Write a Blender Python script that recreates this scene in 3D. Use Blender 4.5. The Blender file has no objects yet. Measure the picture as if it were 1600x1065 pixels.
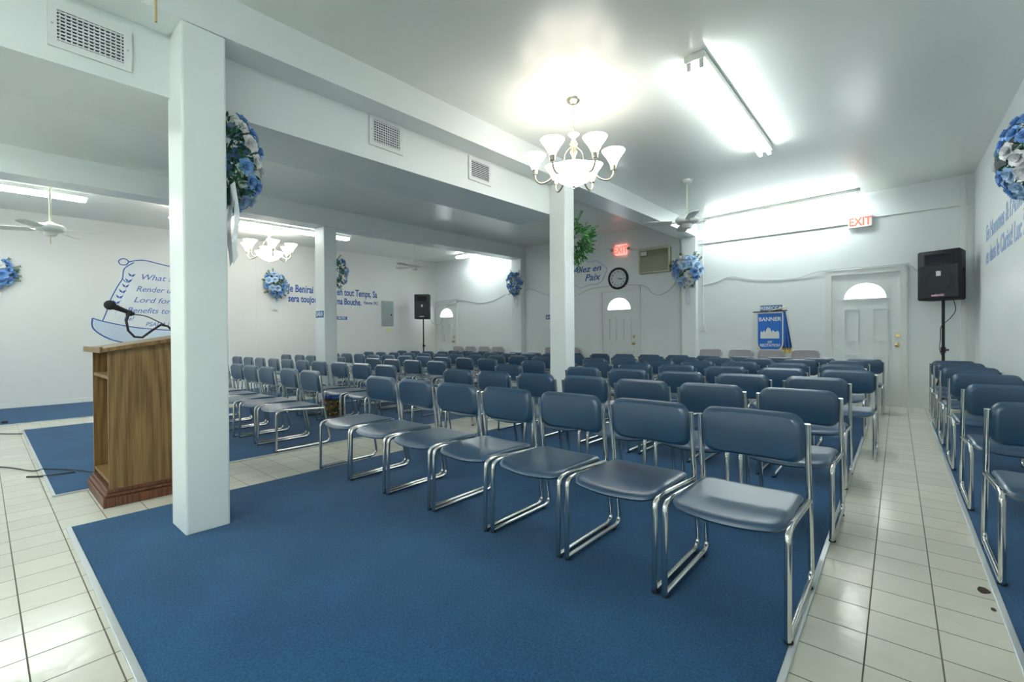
import bpy, bmesh, math, random
from mathutils import Vector, Matrix
PI = math.pi
rnd = random.Random(7)
SC = bpy.context.scene
COL = SC.collection

# ---------------------------------------------------------------- camera, world, exposure
cd = bpy.data.cameras.new('camera'); cam = bpy.data.objects.new('camera', cd); COL.objects.link(cam)
cd.sensor_width = 36.0; cd.lens = 36.0 * 707.3 / 1600; cd.clip_start = 0.05; cd.clip_end = 200
yaw, pit, rol = math.radians(40.409), math.radians(-0.393), math.radians(-0.358)
R = Vector((math.cos(yaw), math.sin(yaw), 0)); F = Vector((-math.sin(yaw), math.cos(yaw), 0)); U = Vector((0, 0, 1))
F2 = F * math.cos(pit) + U * math.sin(pit); U2 = -F * math.sin(pit) + U * math.cos(pit)
R3 = R * math.cos(rol) + U2 * math.sin(rol); U3 = -R * math.sin(rol) + U2 * math.cos(rol)
cam.matrix_world = Matrix(((R3.x, U3.x, -F2.x, 0), (R3.y, U3.y, -F2.y, 0), (R3.z, U3.z, -F2.z, 1.1), (0, 0, 0, 1)))
SC.camera = cam
w = bpy.data.worlds.new('daylight'); SC.world = w; w.use_nodes = True
w.node_tree.nodes['Background'].inputs[0].default_value = (0.9, 0.96, 1.0, 1)
w.node_tree.nodes['Background'].inputs[1].default_value = 4.0
SC.view_settings.view_transform = 'Standard'; SC.view_settings.look = 'None'
SC.view_settings.gamma = 1.0; SC.view_settings.use_curve_mapping = False
SC.view_settings.exposure = 1.6
TUBE_E = 11.5      # fluorescent tubes
SHADE_E = 2.0      # chandelier glass

# ---------------------------------------------------------------- materials
def mat(name, col, rough=0.5, metal=0.0, spec=0.5, noise=0.0, nscale=20.0, bump=0.0, bscale=80.0, emit=None, es=0.0, coat=0.0):
    m = bpy.data.materials.new(name); m.use_nodes = True
    nt = m.node_tree; b = nt.nodes['Principled BSDF']
    b.inputs['Base Color'].default_value = (*col, 1); b.inputs['Roughness'].default_value = rough
    b.inputs['Metallic'].default_value = metal; b.inputs['Specular IOR Level'].default_value = spec
    b.inputs['Coat Weight'].default_value = coat; b.inputs['Coat Roughness'].default_value = 0.3 if coat < 1 else 0.05
    tc = nt.nodes.new('ShaderNodeTexCoord')
    if noise > 0:
        n = nt.nodes.new('ShaderNodeTexNoise'); n.inputs['Scale'].default_value = nscale; n.inputs['Detail'].default_value = 5
        nt.links.new(tc.outputs['Object'], n.inputs['Vector'])
        r = nt.nodes.new('ShaderNodeValToRGB')
        r.color_ramp.elements[0].position = 0.3; r.color_ramp.elements[1].position = 0.7
        r.color_ramp.elements[0].color = (*[c * (1 - noise) for c in col], 1)
        r.color_ramp.elements[1].color = (*[min(1, c * (1 + noise)) for c in col], 1)
        nt.links.new(n.outputs['Fac'], r.inputs[0]); nt.links.new(r.outputs[0], b.inputs['Base Color'])
    if bump > 0:
        n2 = nt.nodes.new('ShaderNodeTexNoise'); n2.inputs['Scale'].default_value = bscale; n2.inputs['Detail'].default_value = 4
        nt.links.new(tc.outputs['Object'], n2.inputs['Vector'])
        bp = nt.nodes.new('ShaderNodeBump'); bp.inputs['Strength'].default_value = bump; bp.inputs['Distance'].default_value = 0.01
        nt.links.new(n2.outputs['Fac'], bp.inputs['Height']); nt.links.new(bp.outputs[0], b.inputs['Normal'])
    if emit:
        b.inputs['Emission Color'].default_value = (*emit, 1); b.inputs['Emission Strength'].default_value = es
    return m

M = {}
M['wall'] = mat('wall_paint', (0.83, 0.875, 0.87), 0.42, noise=0.02, nscale=1.2, bump=0.12, bscale=25)
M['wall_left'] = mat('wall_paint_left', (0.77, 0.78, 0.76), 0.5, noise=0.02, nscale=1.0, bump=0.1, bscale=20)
M['ceiling'] = mat('ceiling_gloss_paint', (0.86, 0.90, 0.865), 0.26, spec=0.55, noise=0.02, nscale=0.7, bump=0.06, bscale=3)
M['beam'] = mat('beam_paint', (0.84, 0.89, 0.885), 0.35, noise=0.015, nscale=2, bump=0.08, bscale=12)
M['trim'] = mat('trim_paint', (0.80, 0.82, 0.80), 0.4)
M['door'] = mat('door_paint', (0.82, 0.86, 0.85), 0.35)
M['strip'] = mat('edge_strip_metal', (0.62, 0.66, 0.68), 0.35, metal=0.6)
M['chrome'] = mat('chrome', (0.70, 0.71, 0.69), 0.13, metal=1.0)
M['vinyl'] = mat('navy_vinyl', (0.006, 0.056, 0.130), 0.34, spec=0.85, bump=0.12, bscale=300, coat=0.6)
M['vinyl_under'] = mat('seat_underside', (0.03, 0.04, 0.05), 0.6)
M['mauve'] = mat('mauve_vinyl', (0.46, 0.44, 0.46), 0.5)
M['black'] = mat('black_plastic', (0.015, 0.016, 0.020), 0.45, bump=0.1, bscale=200)
M['blackmetal'] = mat('black_metal', (0.02, 0.02, 0.022), 0.4, metal=0.3)
M['speaker_carpet'] = mat('speaker_carpet', (0.035, 0.037, 0.045), 0.75, bump=0.4, bscale=400)
M['grille'] = mat('speaker_grille', (0.02, 0.025, 0.035), 0.5, noise=0.5, nscale=300)
M['cable'] = mat('cable', (0.02, 0.02, 0.02), 0.5)
M['whitecable'] = mat('white_cable', (0.50, 0.55, 0.55), 0.5)
M['brass'] = mat('brass', (0.75, 0.58, 0.30), 0.25, metal=1.0)
M['nickel'] = mat('brushed_nickel', (0.62, 0.58, 0.48), 0.28, metal=1.0)
M['enamel'] = mat('white_enamel', (0.78, 0.80, 0.76), 0.35)
M['cream_rod'] = mat('cream_rod', (0.66, 0.70, 0.52), 0.35)
M['tube'] = mat('fluorescent_tube', (1, 1, 1), 0.4, emit=(0.93, 1.0, 0.99), es=TUBE_E)
M['shade'] = mat('frosted_glass_shade', (1, 0.98, 0.94), 0.4, emit=(1.0, 0.92, 0.80), es=SHADE_E)
M['darkhole'] = mat('dark_opening', (0.02, 0.025, 0.035), 0.9)
M['blue_paint'] = mat('blue_wall_paint', (0.035, 0.12, 0.42), 0.5)
M['blue_paint_light'] = mat('pale_blue_wall_paint', (0.38, 0.52, 0.78), 0.5)
M['mid_blue'] = mat('mid_blue_wall_paint', (0.12, 0.22, 0.52), 0.5)
M['blue_plate'] = mat('blue_plate', (0.05, 0.17, 0.42), 0.4)
M['white'] = mat('white_plastic', (0.82, 0.84, 0.84), 0.4)
M['banner_blue'] = mat('banner_satin', (0.01, 0.16, 0.62), 0.35)
M['banner_dark'] = mat('banner_navy', (0.01, 0.03, 0.18), 0.5)
M['gold'] = mat('gold_fringe', (0.80, 0.55, 0.08), 0.4, noise=0.3, nscale=60)
M['panel_grey'] = mat('panel_grey', (0.36, 0.43, 0.42), 0.45)
M['note'] = mat('yellow_note', (0.75, 0.78, 0.52), 0.7)
M['red'] = mat('red_letters', (0.85, 0.09, 0.06), 0.4, emit=(1.0, 0.12, 0.08), es=0.5)
M['pinkface'] = mat('lit_sign_face', (0.9, 0.35, 0.32), 0.4, emit=(1.0, 0.30, 0.26), es=0.5)
M['exitface'] = mat('exit_sign_face', (0.86, 0.86, 0.85), 0.4)
M['beige'] = mat('ac_beige', (0.50, 0.50, 0.36), 0.5)
M['beige_dark'] = mat('ac_grille', (0.20, 0.20, 0.12), 0.5)
M['clockface'] = mat('clock_face', (0.75, 0.80, 0.82), 0.08, coat=1.0)
M['leaf'] = mat('silk_leaf', (0.04, 0.16, 0.085), 0.5, noise=0.4, nscale=15)
M['leaf_bright'] = mat('bright_leaf', (0.05, 0.20, 0.05), 0.5, noise=0.4, nscale=15)
M['petal_blue'] = mat('petal_blue', (0.22, 0.43, 0.80), 0.55, noise=0.2, nscale=25)
M['petal_pale'] = mat('petal_pale_blue', (0.48, 0.66, 0.90), 0.55, noise=0.15, nscale=25)
M['petal_white'] = mat('petal_white', (0.82, 0.83, 0.84), 0.55, noise=0.05, nscale=25)
M['ribbon'] = mat('satin_ribbon', (0.72, 0.78, 0.83), 0.25, spec=0.7)
M['blue_cloth'] = mat('bright_blue_cloth', (0.03, 0.18, 0.72), 0.6)
M['sticker'] = mat('white_sticker', (0.8, 0.8, 0.8), 0.5)
M['badge'] = mat('badge_red_white', (0.75, 0.45, 0.48), 0.4)

def glass():
    m = bpy.data.materials.new('window_glass'); m.use_nodes = True
    b = m.node_tree.nodes['Principled BSDF']; b.inputs['Transmission Weight'].default_value = 1.0
    b.inputs['Roughness'].default_value = 0.35; b.inputs['IOR'].default_value = 1.1
    b.inputs['Base Color'].default_value = (1, 1, 1, 1); return m
M['glass'] = glass()

def tile_mat():
    m = bpy.data.materials.new('floor_tile'); m.use_nodes = True; nt = m.node_tree; b = nt.nodes['Principled BSDF']
    L = nt.links.new
    g = nt.nodes.new('ShaderNodeTexCoord'); mp = nt.nodes.new('ShaderNodeMapping')
    mp.inputs['Location'].default_value = (0.086 + 20.13, -2.108 + 20.13, 0)
    L(g.outputs['Object'], mp.inputs['Vector'])
    br = nt.nodes.new('ShaderNodeTexBrick'); br.offset = 0; br.squash = 1
    br.inputs['Scale'].default_value = 1.0; br.inputs['Brick Width'].default_value = 0.2013; br.inputs['Row Height'].default_value = 0.2013
    br.inputs['Mortar Size'].default_value = 0.0028; br.inputs['Mortar Smooth'].default_value = 0.3; br.inputs['Bias'].default_value = 0
    br.inputs['Color1'].default_value = (0.74, 0.735, 0.65, 1); br.inputs['Color2'].default_value = (0.68, 0.68, 0.61, 1)
    br.inputs['Mortar'].default_value = (0.13, 0.115, 0.085, 1)
    L(mp.outputs[0], br.inputs['Vector'])
    n = nt.nodes.new('ShaderNodeTexNoise'); n.inputs['Scale'].default_value = 5; n.inputs['Detail'].default_value = 6; n.inputs['Distortion'].default_value = 1.5
    L(g.outputs['Object'], n.inputs['Vector'])
    mx = nt.nodes.new('ShaderNodeMix'); mx.data_type = 'RGBA'; mx.blend_type = 'MULTIPLY'; mx.inputs[0].default_value = 0.35
    rp = nt.nodes.new('ShaderNodeValToRGB'); rp.color_ramp.elements[0].position = 0.35; rp.color_ramp.elements[0].color = (0.80, 0.78, 0.66, 1); rp.color_ramp.elements[1].color = (1, 1, 1, 1)
    L(n.outputs['Fac'], rp.inputs[0]); L(br.outputs['Color'], mx.inputs[6]); L(rp.outputs[0], mx.inputs[7]); L(mx.outputs[2], b.inputs['Base Color'])
    r2 = nt.nodes.new('ShaderNodeMapRange'); r2.inputs['To Min'].default_value = 0.16; r2.inputs['To Max'].default_value = 0.7
    L(br.outputs['Fac'], r2.inputs['Value']); L(r2.outputs[0], b.inputs['Roughness'])
    n2 = nt.nodes.new('ShaderNodeTexNoise'); n2.inputs['Scale'].default_value = 14; n2.inputs['Detail'].default_value = 3; L(g.outputs['Object'], n2.inputs['Vector'])
    ad = nt.nodes.new('ShaderNodeMath'); ad.operation = 'MULTIPLY_ADD'; ad.inputs[1].default_value = -2.0
    L(br.outputs['Fac'], ad.inputs[0]); L(n2.outputs['Fac'], ad.inputs[2])
    bp = nt.nodes.new('ShaderNodeBump'); bp.inputs['Strength'].default_value = 0.25; bp.inputs['Distance'].default_value = 0.006
    L(ad.outputs[0], bp.inputs['Height']); L(bp.outputs[0], b.inputs['Normal'])
    return m
M['tile'] = tile_mat()

def carpet_mat():
    m = bpy.data.materials.new('blue_carpet'); m.use_nodes = True; nt = m.node_tree; b = nt.nodes['Principled BSDF']; L = nt.links.new
    g = nt.nodes.new('ShaderNodeTexCoord')
    n1 = nt.nodes.new('ShaderNodeTexNoise'); n1.inputs['Scale'].default_value = 110; n1.inputs['Detail'].default_value = 3; n1.inputs['Roughness'].default_value = 0.7
    n2 = nt.nodes.new('ShaderNodeTexNoise'); n2.inputs['Scale'].default_value = 2.2; n2.inputs['Detail'].default_value = 4
    L(g.outputs['Object'], n1.inputs['Vector']); L(g.outputs['Object'], n2.inputs['Vector'])
    a = nt.nodes.new('ShaderNodeMath'); a.operation = 'MULTIPLY_ADD'; a.inputs[1].default_value = 0.35; L(n2.outputs['Fac'], a.inputs[0]); L(n1.outputs['Fac'], a.inputs[2])
    r = nt.nodes.new('ShaderNodeValToRGB'); r.color_ramp.elements[0].position = 0.42; r.color_ramp.elements[1].position = 0.92
    r.color_ramp.elements[0].color = (0.005, 0.044, 0.122, 1); r.color_ramp.elements[1].color = (0.024, 0.125, 0.275, 1)
    L(a.outputs[0], r.inputs[0]); L(r.outputs[0], b.inputs['Base Color'])
    b.inputs['Roughness'].default_value = 0.95; b.inputs['Specular IOR Level'].default_value = 0.1
    b.inputs['Sheen Weight'].default_value = 0.15
    bp = nt.nodes.new('ShaderNodeBump'); bp.inputs['Strength'].default_value = 0.5; bp.inputs['Distance'].default_value = 0.006
    L(n1.outputs['Fac'], bp.inputs['Height']); L(bp.outputs[0], b.inputs['Normal'])
    return m
M['carpet'] = carpet_mat()

def wood_mat(name, c1, c2, scale=1.0):
    m = bpy.data.materials.new(name); m.use_nodes = True; nt = m.node_tree; b = nt.nodes['Principled BSDF']; L = nt.links.new
    g = nt.nodes.new('ShaderNodeTexCoord'); mp = nt.nodes.new('ShaderNodeMapping'); mp.inputs['Scale'].default_value = (70 * scale, 70 * scale, 2.2 * scale)
    L(g.outputs['Object'], mp.inputs['Vector'])
    m2 = nt.nodes.new('ShaderNodeMapping'); m2.inputs['Scale'].default_value = (6 * scale, 6 * scale, 0.8 * scale); m2.inputs['Location'].default_value = (.3, .55, -.2)
    L(g.outputs['Object'], m2.inputs['Vector'])
    wv = nt.nodes.new('ShaderNodeTexWave'); wv.wave_type = 'RINGS'; wv.rings_direction = 'SPHERICAL'; wv.inputs['Scale'].default_value = 3.2; wv.inputs['Distortion'].default_value = 2.2; wv.inputs['Detail'].default_value = 2
    n = nt.nodes.new('ShaderNodeTexNoise'); n.inputs['Scale'].default_value = 1.5; n.inputs['Detail'].default_value = 6
    L(m2.outputs[0], wv.inputs['Vector']); L(mp.outputs[0], n.inputs['Vector'])
    a = nt.nodes.new('ShaderNodeMath'); a.operation = 'MULTIPLY_ADD'; a.inputs[1].default_value = 0.28; L(wv.outputs['Fac'], a.inputs[0]); L(n.outputs['Fac'], a.inputs[2])
    r = nt.nodes.new('ShaderNodeValToRGB'); r.color_ramp.elements[0].position = 0.35; r.color_ramp.elements[1].position = 0.85
    r.color_ramp.elements[0].color = (*c1, 1); r.color_ramp.elements[1].color = (*c2, 1)
    L(a.outputs[0], r.inputs[0]); L(r.outputs[0], b.inputs['Base Color']); b.inputs['Roughness'].default_value = 0.4
    return m
M['wood'] = wood_mat('walnut_veneer', (0.13, 0.072, 0.024), (0.31, 0.19, 0.07))
M['wood_dark'] = wood_mat('dark_base_wood', (0.06, 0.022, 0.012), (0.20, 0.075, 0.035), 2)

def floral():
    m = bpy.data.materials.new('floral_print'); m.use_nodes = True; nt = m.node_tree; b = nt.nodes['Principled BSDF']; L = nt.links.new
    g = nt.nodes.new('ShaderNodeTexCoord'); v = nt.nodes.new('ShaderNodeTexVoronoi'); v.inputs['Scale'].default_value = 38
    L(g.outputs['Object'], v.inputs['Vector']); r = nt.nodes.new('ShaderNodeValToRGB'); r.color_ramp.interpolation = 'CONSTANT'
    el = r.color_ramp.elements; el[0].color = (0.02, 0.03, 0.01, 1); el[1].position = 0.3; el[1].color = (0.30, 0.12, 0.03, 1)
    for p, c in ((0.5, (0.10, 0.14, 0.03, 1)), (0.68, (0.55, 0.42, 0.18, 1)), (0.84, (0.25, 0.05, 0.03, 1))):
        e = el.new(p); e.color = c
    sp = nt.nodes.new('ShaderNodeSeparateColor'); L(v.outputs['Color'], sp.inputs[0]); L(sp.outputs[0], r.inputs[0]); L(r.outputs[0], b.inputs['Base Color'])
    b.inputs['Roughness'].default_value = 0.7; return m
M['floral'] = floral()

# ---------------------------------------------------------------- helpers
def link_mesh(name, bm, m, parent=None, smooth=False, mats=None):
    me = bpy.data.meshes.new(name); bmesh.ops.recalc_face_normals(bm, faces=bm.faces[:]); bm.to_mesh(me); bm.free()
    if mats:
        for x in mats: me.materials.append(x)
    else: me.materials.append(m)
    if smooth:
        for p in me.polygons: p.use_smooth = True
        try: me.set_sharp_from_angle(angle=math.radians(45))
        except Exception: pass
    o = bpy.data.objects.new(name, me); COL.objects.link(o)
    if parent: o.parent = parent
    return o
def tag(o, label, cat, group=None, kind=None):
    o['label'] = label; o['category'] = cat
    if group: o['group'] = group
    if kind: o['kind'] = kind
    return o
def thing(name, label, cat, loc=(0, 0, 0), rz=0.0, group=None):
    o = bpy.data.objects.new(name, None); COL.objects.link(o); o.location = loc; o.rotation_euler = (0, 0, rz)
    o.empty_display_size = 0.1
    return tag(o, label, cat, group)
def struct(name, bm, m, smooth=False):
    o = link_mesh(name, bm, m, None, smooth); o['kind'] = 'structure'; return o
def box(bm, x0, x1, y0, y1, z0, z1, slope=0.0, bev=0.0, mi=0):
    vs = [bm.verts.new((x, y, z + slope * y)) for x in (x0, x1) for y in (y0, y1) for z in (z0, z1)]
    fs = []
    for a in ((0, 1, 3, 2), (4, 6, 7, 5), (0, 4, 5, 1), (2, 3, 7, 6), (0, 2, 6, 4), (1, 5, 7, 3)):
        f = bm.faces.new([vs[i] for i in a]); f.material_index = mi; fs.append(f)
    if bev > 0:
        bmesh.ops.recalc_face_normals(bm, faces=fs)
        es = list({e for f in fs for e in f.edges})
        bmesh.ops.bevel(bm, geom=es, offset=bev, segments=2, profile=0.5, affect='EDGES')
    return vs
def B(*a, **k):
    bm = bmesh.new(); box(bm, *a, **k); return bm
def fillet(pts, r, n=5):
    pts = [Vector(p) for p in pts]; out = [pts[0]]
    rs = r if isinstance(r, (list, tuple)) else [r] * (len(pts) - 2)
    for i in range(1, len(pts) - 1):
        p = pts[i]; a = (pts[i - 1] - p); b = (pts[i + 1] - p); ri = min(rs[i - 1], a.length * .49, b.length * .49)
        if ri < 1e-4: out.append(p); continue
        a.normalize(); b.normalize(); ang = a.angle(b); d = ri
        p0 = p + a * d; p1 = p + b * d
        for k in range(n + 1):
            t = k / n; out.append(p0 * (1 - t) ** 2 + p * 2 * t * (1 - t) + p1 * t * t)
    out.append(pts[-1]); return out
def tube(bm, pts, r, n=10, cap=True, closed=False):
    pts = [Vector(p) for p in pts]; N = len(pts); rings = []
    rr = r if isinstance(r, (list, tuple)) else [r] * N
    t0 = (pts[1] - pts[0]).normalized(); up = Vector((0, 0, 1)) if abs(t0.z) < .9 else Vector((1, 0, 0))
    nrm = t0.cross(up).normalized(); prev = t0
    for i in range(N):
        if closed: t = (pts[(i + 1) % N] - pts[i - 1]).normalized()
        else: t = (pts[min(i + 1, N - 1)] - pts[max(i - 1, 0)]).normalized()
        q = prev.rotation_difference(t); nrm = q @ nrm; nrm = (nrm - t * nrm.dot(t)).normalized(); prev = t
        bn = t.cross(nrm)
        rings.append([bm.verts.new(pts[i] + (nrm * math.cos(2 * PI * k / n) + bn * math.sin(2 * PI * k / n)) * rr[i]) for k in range(n)])
    M_ = N if closed else N - 1
    for i in range(M_):
        a = rings[i]; b = rings[(i + 1) % N]
        for k in range(n): bm.faces.new((a[k], a[(k + 1) % n], b[(k + 1) % n], b[k]))
    if cap and not closed:
        bm.faces.new(rings[0][::-1]); bm.faces.new(rings[-1])
def T(pts, r, n=10):
    bm = bmesh.new(); tube(bm, pts, r, n); return bm
def lathe(bm, prof, c=(0, 0, 0), n=24, ax='z'):
    c = Vector(c); rings = []
    for r, z in prof:
        ring = []
        for k in range(n):
            a = 2 * PI * k / n
            v = Vector((r * math.cos(a), r * math.sin(a), z))
            if ax == 'y': v = Vector((v.x, z, v.y))
            if ax == 'x': v = Vector((z, v.x, v.y))
            ring.append(bm.verts.new(c + v))
        rings.append(ring)
    for a, b in zip(rings, rings[1:]):
        for k in range(n): bm.faces.new((a[k], a[(k + 1) % n], b[(k + 1) % n], b[k]))
    if prof[0][0] > 1e-5: bm.faces.new(rings[0][::-1])
    if prof[-1][0] > 1e-5: bm.faces.new(rings[-1])
def LT(prof, c=(0, 0, 0), n=24, ax='z'):
    bm = bmesh.new(); lathe(bm, prof, c, n, ax); bmesh.ops.remove_doubles(bm, verts=bm.verts[:], dist=1e-5); return bm
def curve_poly(outlines, depth):
    """2-D outlines (first outer, rest holes) filled and extruded; local x,y plane, thickness along z centred at 0 -> bmesh"""
    cu = bpy.data.curves.new('tmp', 'CURVE'); cu.dimensions = '2D'; cu.fill_mode = 'BOTH'; cu.extrude = depth / 2
    for o in outlines:
        s = cu.splines.new('POLY'); s.points.add(len(o) - 1); s.use_cyclic_u = True
        for i, (x, y) in enumerate(o): s.points[i].co = (x, y, 0, 1)
    ob = bpy.data.objects.new('tmp', cu); COL.objects.link(ob); bpy.context.view_layer.update()
    me = bpy.data.meshes.new_from_object(ob.evaluated_get(bpy.context.evaluated_depsgraph_get()))
    bm = bmesh.new(); bm.from_mesh(me); bpy.data.objects.remove(ob); bpy.data.curves.remove(cu); bpy.data.meshes.remove(me)
    bmesh.ops.remove_doubles(bm, verts=bm.verts[:], dist=1e-5)
    return bm
def text_bm(body, size, depth=0.002, shear=0.0, bold=0.0, align='LEFT', sx=1.0, spacing=1.0):
    cu = bpy.data.curves.new('tmp', 'FONT'); cu.body = body; cu.size = size; cu.extrude = depth / 2; cu.shear = shear; cu.offset = bold
    cu.align_x = align; cu.space_character = spacing; cu.resolution_u = 3
    ob = bpy.data.objects.new('tmp', cu); COL.objects.link(ob); bpy.context.view_layer.update()
    me = bpy.data.meshes.new_from_object(ob.evaluated_get(bpy.context.evaluated_depsgraph_get()))
    bm = bmesh.new(); bm.from_mesh(me); bpy.data.objects.remove(ob); bpy.data.curves.remove(cu); bpy.data.meshes.remove(me)
    if sx != 1: bmesh.ops.scale(bm, vec=(sx, 1, 1), verts=bm.verts[:])
    return bm
# orientation: local x right, y up, z toward viewer
BACK = lambda x, y, z: Matrix(((1, 0, 0, x), (0, 0, -1, y), (0, 1, 0, z), (0, 0, 0, 1)))       # on wall_back facing -Y
LEFT = lambda x, y, z: Matrix(((0, 0, 1, x), (1, 0, 0, y), (0, 1, 0, z), (0, 0, 0, 1)))        # on wall_left facing +X
RIGHT = lambda x, y, z: Matrix(((0, 0, -1, x), (-1, 0, 0, y), (0, 1, 0, z), (0, 0, 0, 1)))     # on wall_right facing -X
def xf(bm, m): bm.transform(m); return bm
def merge(bm, other):
    me = bpy.data.meshes.new('t'); other.to_mesh(me); other.free(); bm.from_mesh(me); bpy.data.meshes.remove(me); return bm

# ---------------------------------------------------------------- room shell
XR, XL, YB, YF = 0.845, -11.01, 9.26, -3.6
S = 0.0239                      # the ceilings rise slightly towards the back wall
struct('floor', B(XL - .2, XR + .2, YF - .2, YB + .2, -0.15, 0), M['tile'])
struct('wall_left', B(XL - .2, XL, YF - .2, YB + .2, 0, 3.9), M['wall_left'])
struct('wall_right', B(XR, XR + .2, YF - .2, YB + .2, 0, 3.9), M['wall'])
struct('wall_front', B(XL - .1, XR + .1, YF - .2, YF, 0, 3.9), M['wall'])
doors = [(-0.861, 0.052, 2.122), (-5.175, -4.29, 2.15), (-10.93, -10.09, 2.16)]
outl = [[(XL - .1, 0), (XR + .1, 0), (XR + .1, 3.9), (XL - .1, 3.9)]]
# openings as notches in the outline so the doors can sit in them
pts = [(XL - .1, 0)]
for x0, x1, h in sorted(doors): pts += [(x0, 0), (x0, h), (x1, h), (x1, 0)]
pts += [(XR + .1, 0), (XR + .1, 3.9), (XL - .1, 3.9)]
bm = curve_poly([pts], 0.2); xf(bm, BACK(0, YB + 0.1, 0)); struct('wall_back', bm, M['wall'])

def slab(x0, x1, y0, y1, za, zb, t=0.15):
    bm = bmesh.new(); vs = []
    for x, z in ((x0, za), (x1, zb)):
        for y in (y0, y1):
            for k in (0, t): vs.append(bm.verts.new((x, y, z + S * y + k)))
    for a in ((0, 1, 3, 2), (4, 6, 7, 5), (0, 4, 5, 1), (2, 3, 7, 6), (0, 2, 6, 4), (1, 5, 7, 3)): bm.faces.new([vs[i] for i in a])
    return bm
ZB_ = 2.86; ZD = 2.50           # underside of the beam, underside of the duct box (both at Y=0)
ZC, XP3, ZG = 3.245, -7.42, 2.937
def ceilR(x, y): return 3.106 + (3.203 - 3.106) * (x + 3.02) / 3.865 + S * y
struct('ceiling', slab(-3.1, XR + .05, YF - .1, YB + .1, 3.104, 3.203), M['ceiling'])
struct('ceiling', slab(-7.5, -3.2, YF - .1, YB + .1, ZC, ZC), M['ceiling'])
struct('ceiling', slab(XL - .05, -7.6, YF - .1, YB + .1, 3.234, 3.234), M['ceiling'])
struct('trim_1', B(-3.36, -3.02, YF, YB, ZB_, 3.30, slope=S), M['beam'])                 # beam over the near pillars
struct('trim_2', B(-3.86, -3.244, YF, 4.70, ZD, ZB_ + .005, slope=S), M['beam'])          # boxed duct behind it
struct('trim_3', B(-3.86, -3.36, YF, 4.70, ZB_ + .005, 3.30, slope=S), M['beam'])
struct('trim_4', B(-7.76, XP3, YF, YB, ZG, 3.30, slope=S), M['beam'])                     # beam over the far pillars

# pillars
def pillar(name_label, x0, x1, y0, y1, ztop):
    bm = B(x0, x1, y0, y1, 0, ztop, bev=0.012)
    o = struct('column', bm, M['beam']); return tag(o, name_label, 'column')
pillar('white square pillar standing on the big blue carpet, nearest the camera', -3.30, -3.02, 0.734, 0.956, ZB_ + .02)
pillar('white square pillar in the middle of the chairs below the brass chandelier', -3.25, -3.018, 4.535, 4.735, 2.97)
pillar('white square pillar among the far chairs with small blue name plate', -7.745, -7.418, 3.80, 4.03, 3.03)
pillar('white pillar against the back wall left of the middle door, holding flowers', -7.745, -7.418, 9.08, 9.27, 3.16)
pillar('white pilaster on back wall beside the air conditioner', -3.30, -3.02, 9.14, 9.27, 3.08)

# wall trims on the back wall: conduits, cable covers
struct('trim_5', T([(-4.46, YB - .012, 3.005), (0.80, YB - .012, 2.985)], 0.011, 8), M['trim'])
struct('trim_6', B(-2.97, -0.61, YB - .035, YB, 2.925, 2.965), M['trim'])
struct('trim_7', B(-3.42, -3.365, YB - .03, YB, 0, 3.3), M['trim'])
struct('trim_8', T([(-2.92, YB - .012, 1.30), (-2.92, YB - .012, 3.0)], 0.010, 8), M['trim'])
struct('trim_9', B(0.70, 0.76, YB - .04, YB, 0, 3.38), M['trim'])
struct('trim_10', T([(-5.00, YB - .02, 3.10), (-4.4, YB - .015, 3.02)], 0.007, 6), M['whitecable'])
struct('baseboard_left', B(XL, XL + .015, YF, YB, 0, 0.085), M['trim'])
struct('baseboard_right', B(XR - .012, XR, YF, YB, 0, 0.06), M['trim'])
struct('trim_11', B(XL, XL + .008, 4.04, 4.07, 0.08, 3.2), M['wall_left'])
# junction box at the bottom of the conduit
struct('trim_12', B(-2.97, -2.87, YB - .03, YB, 1.20, 1.32, bev=.004), M['trim'])

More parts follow.
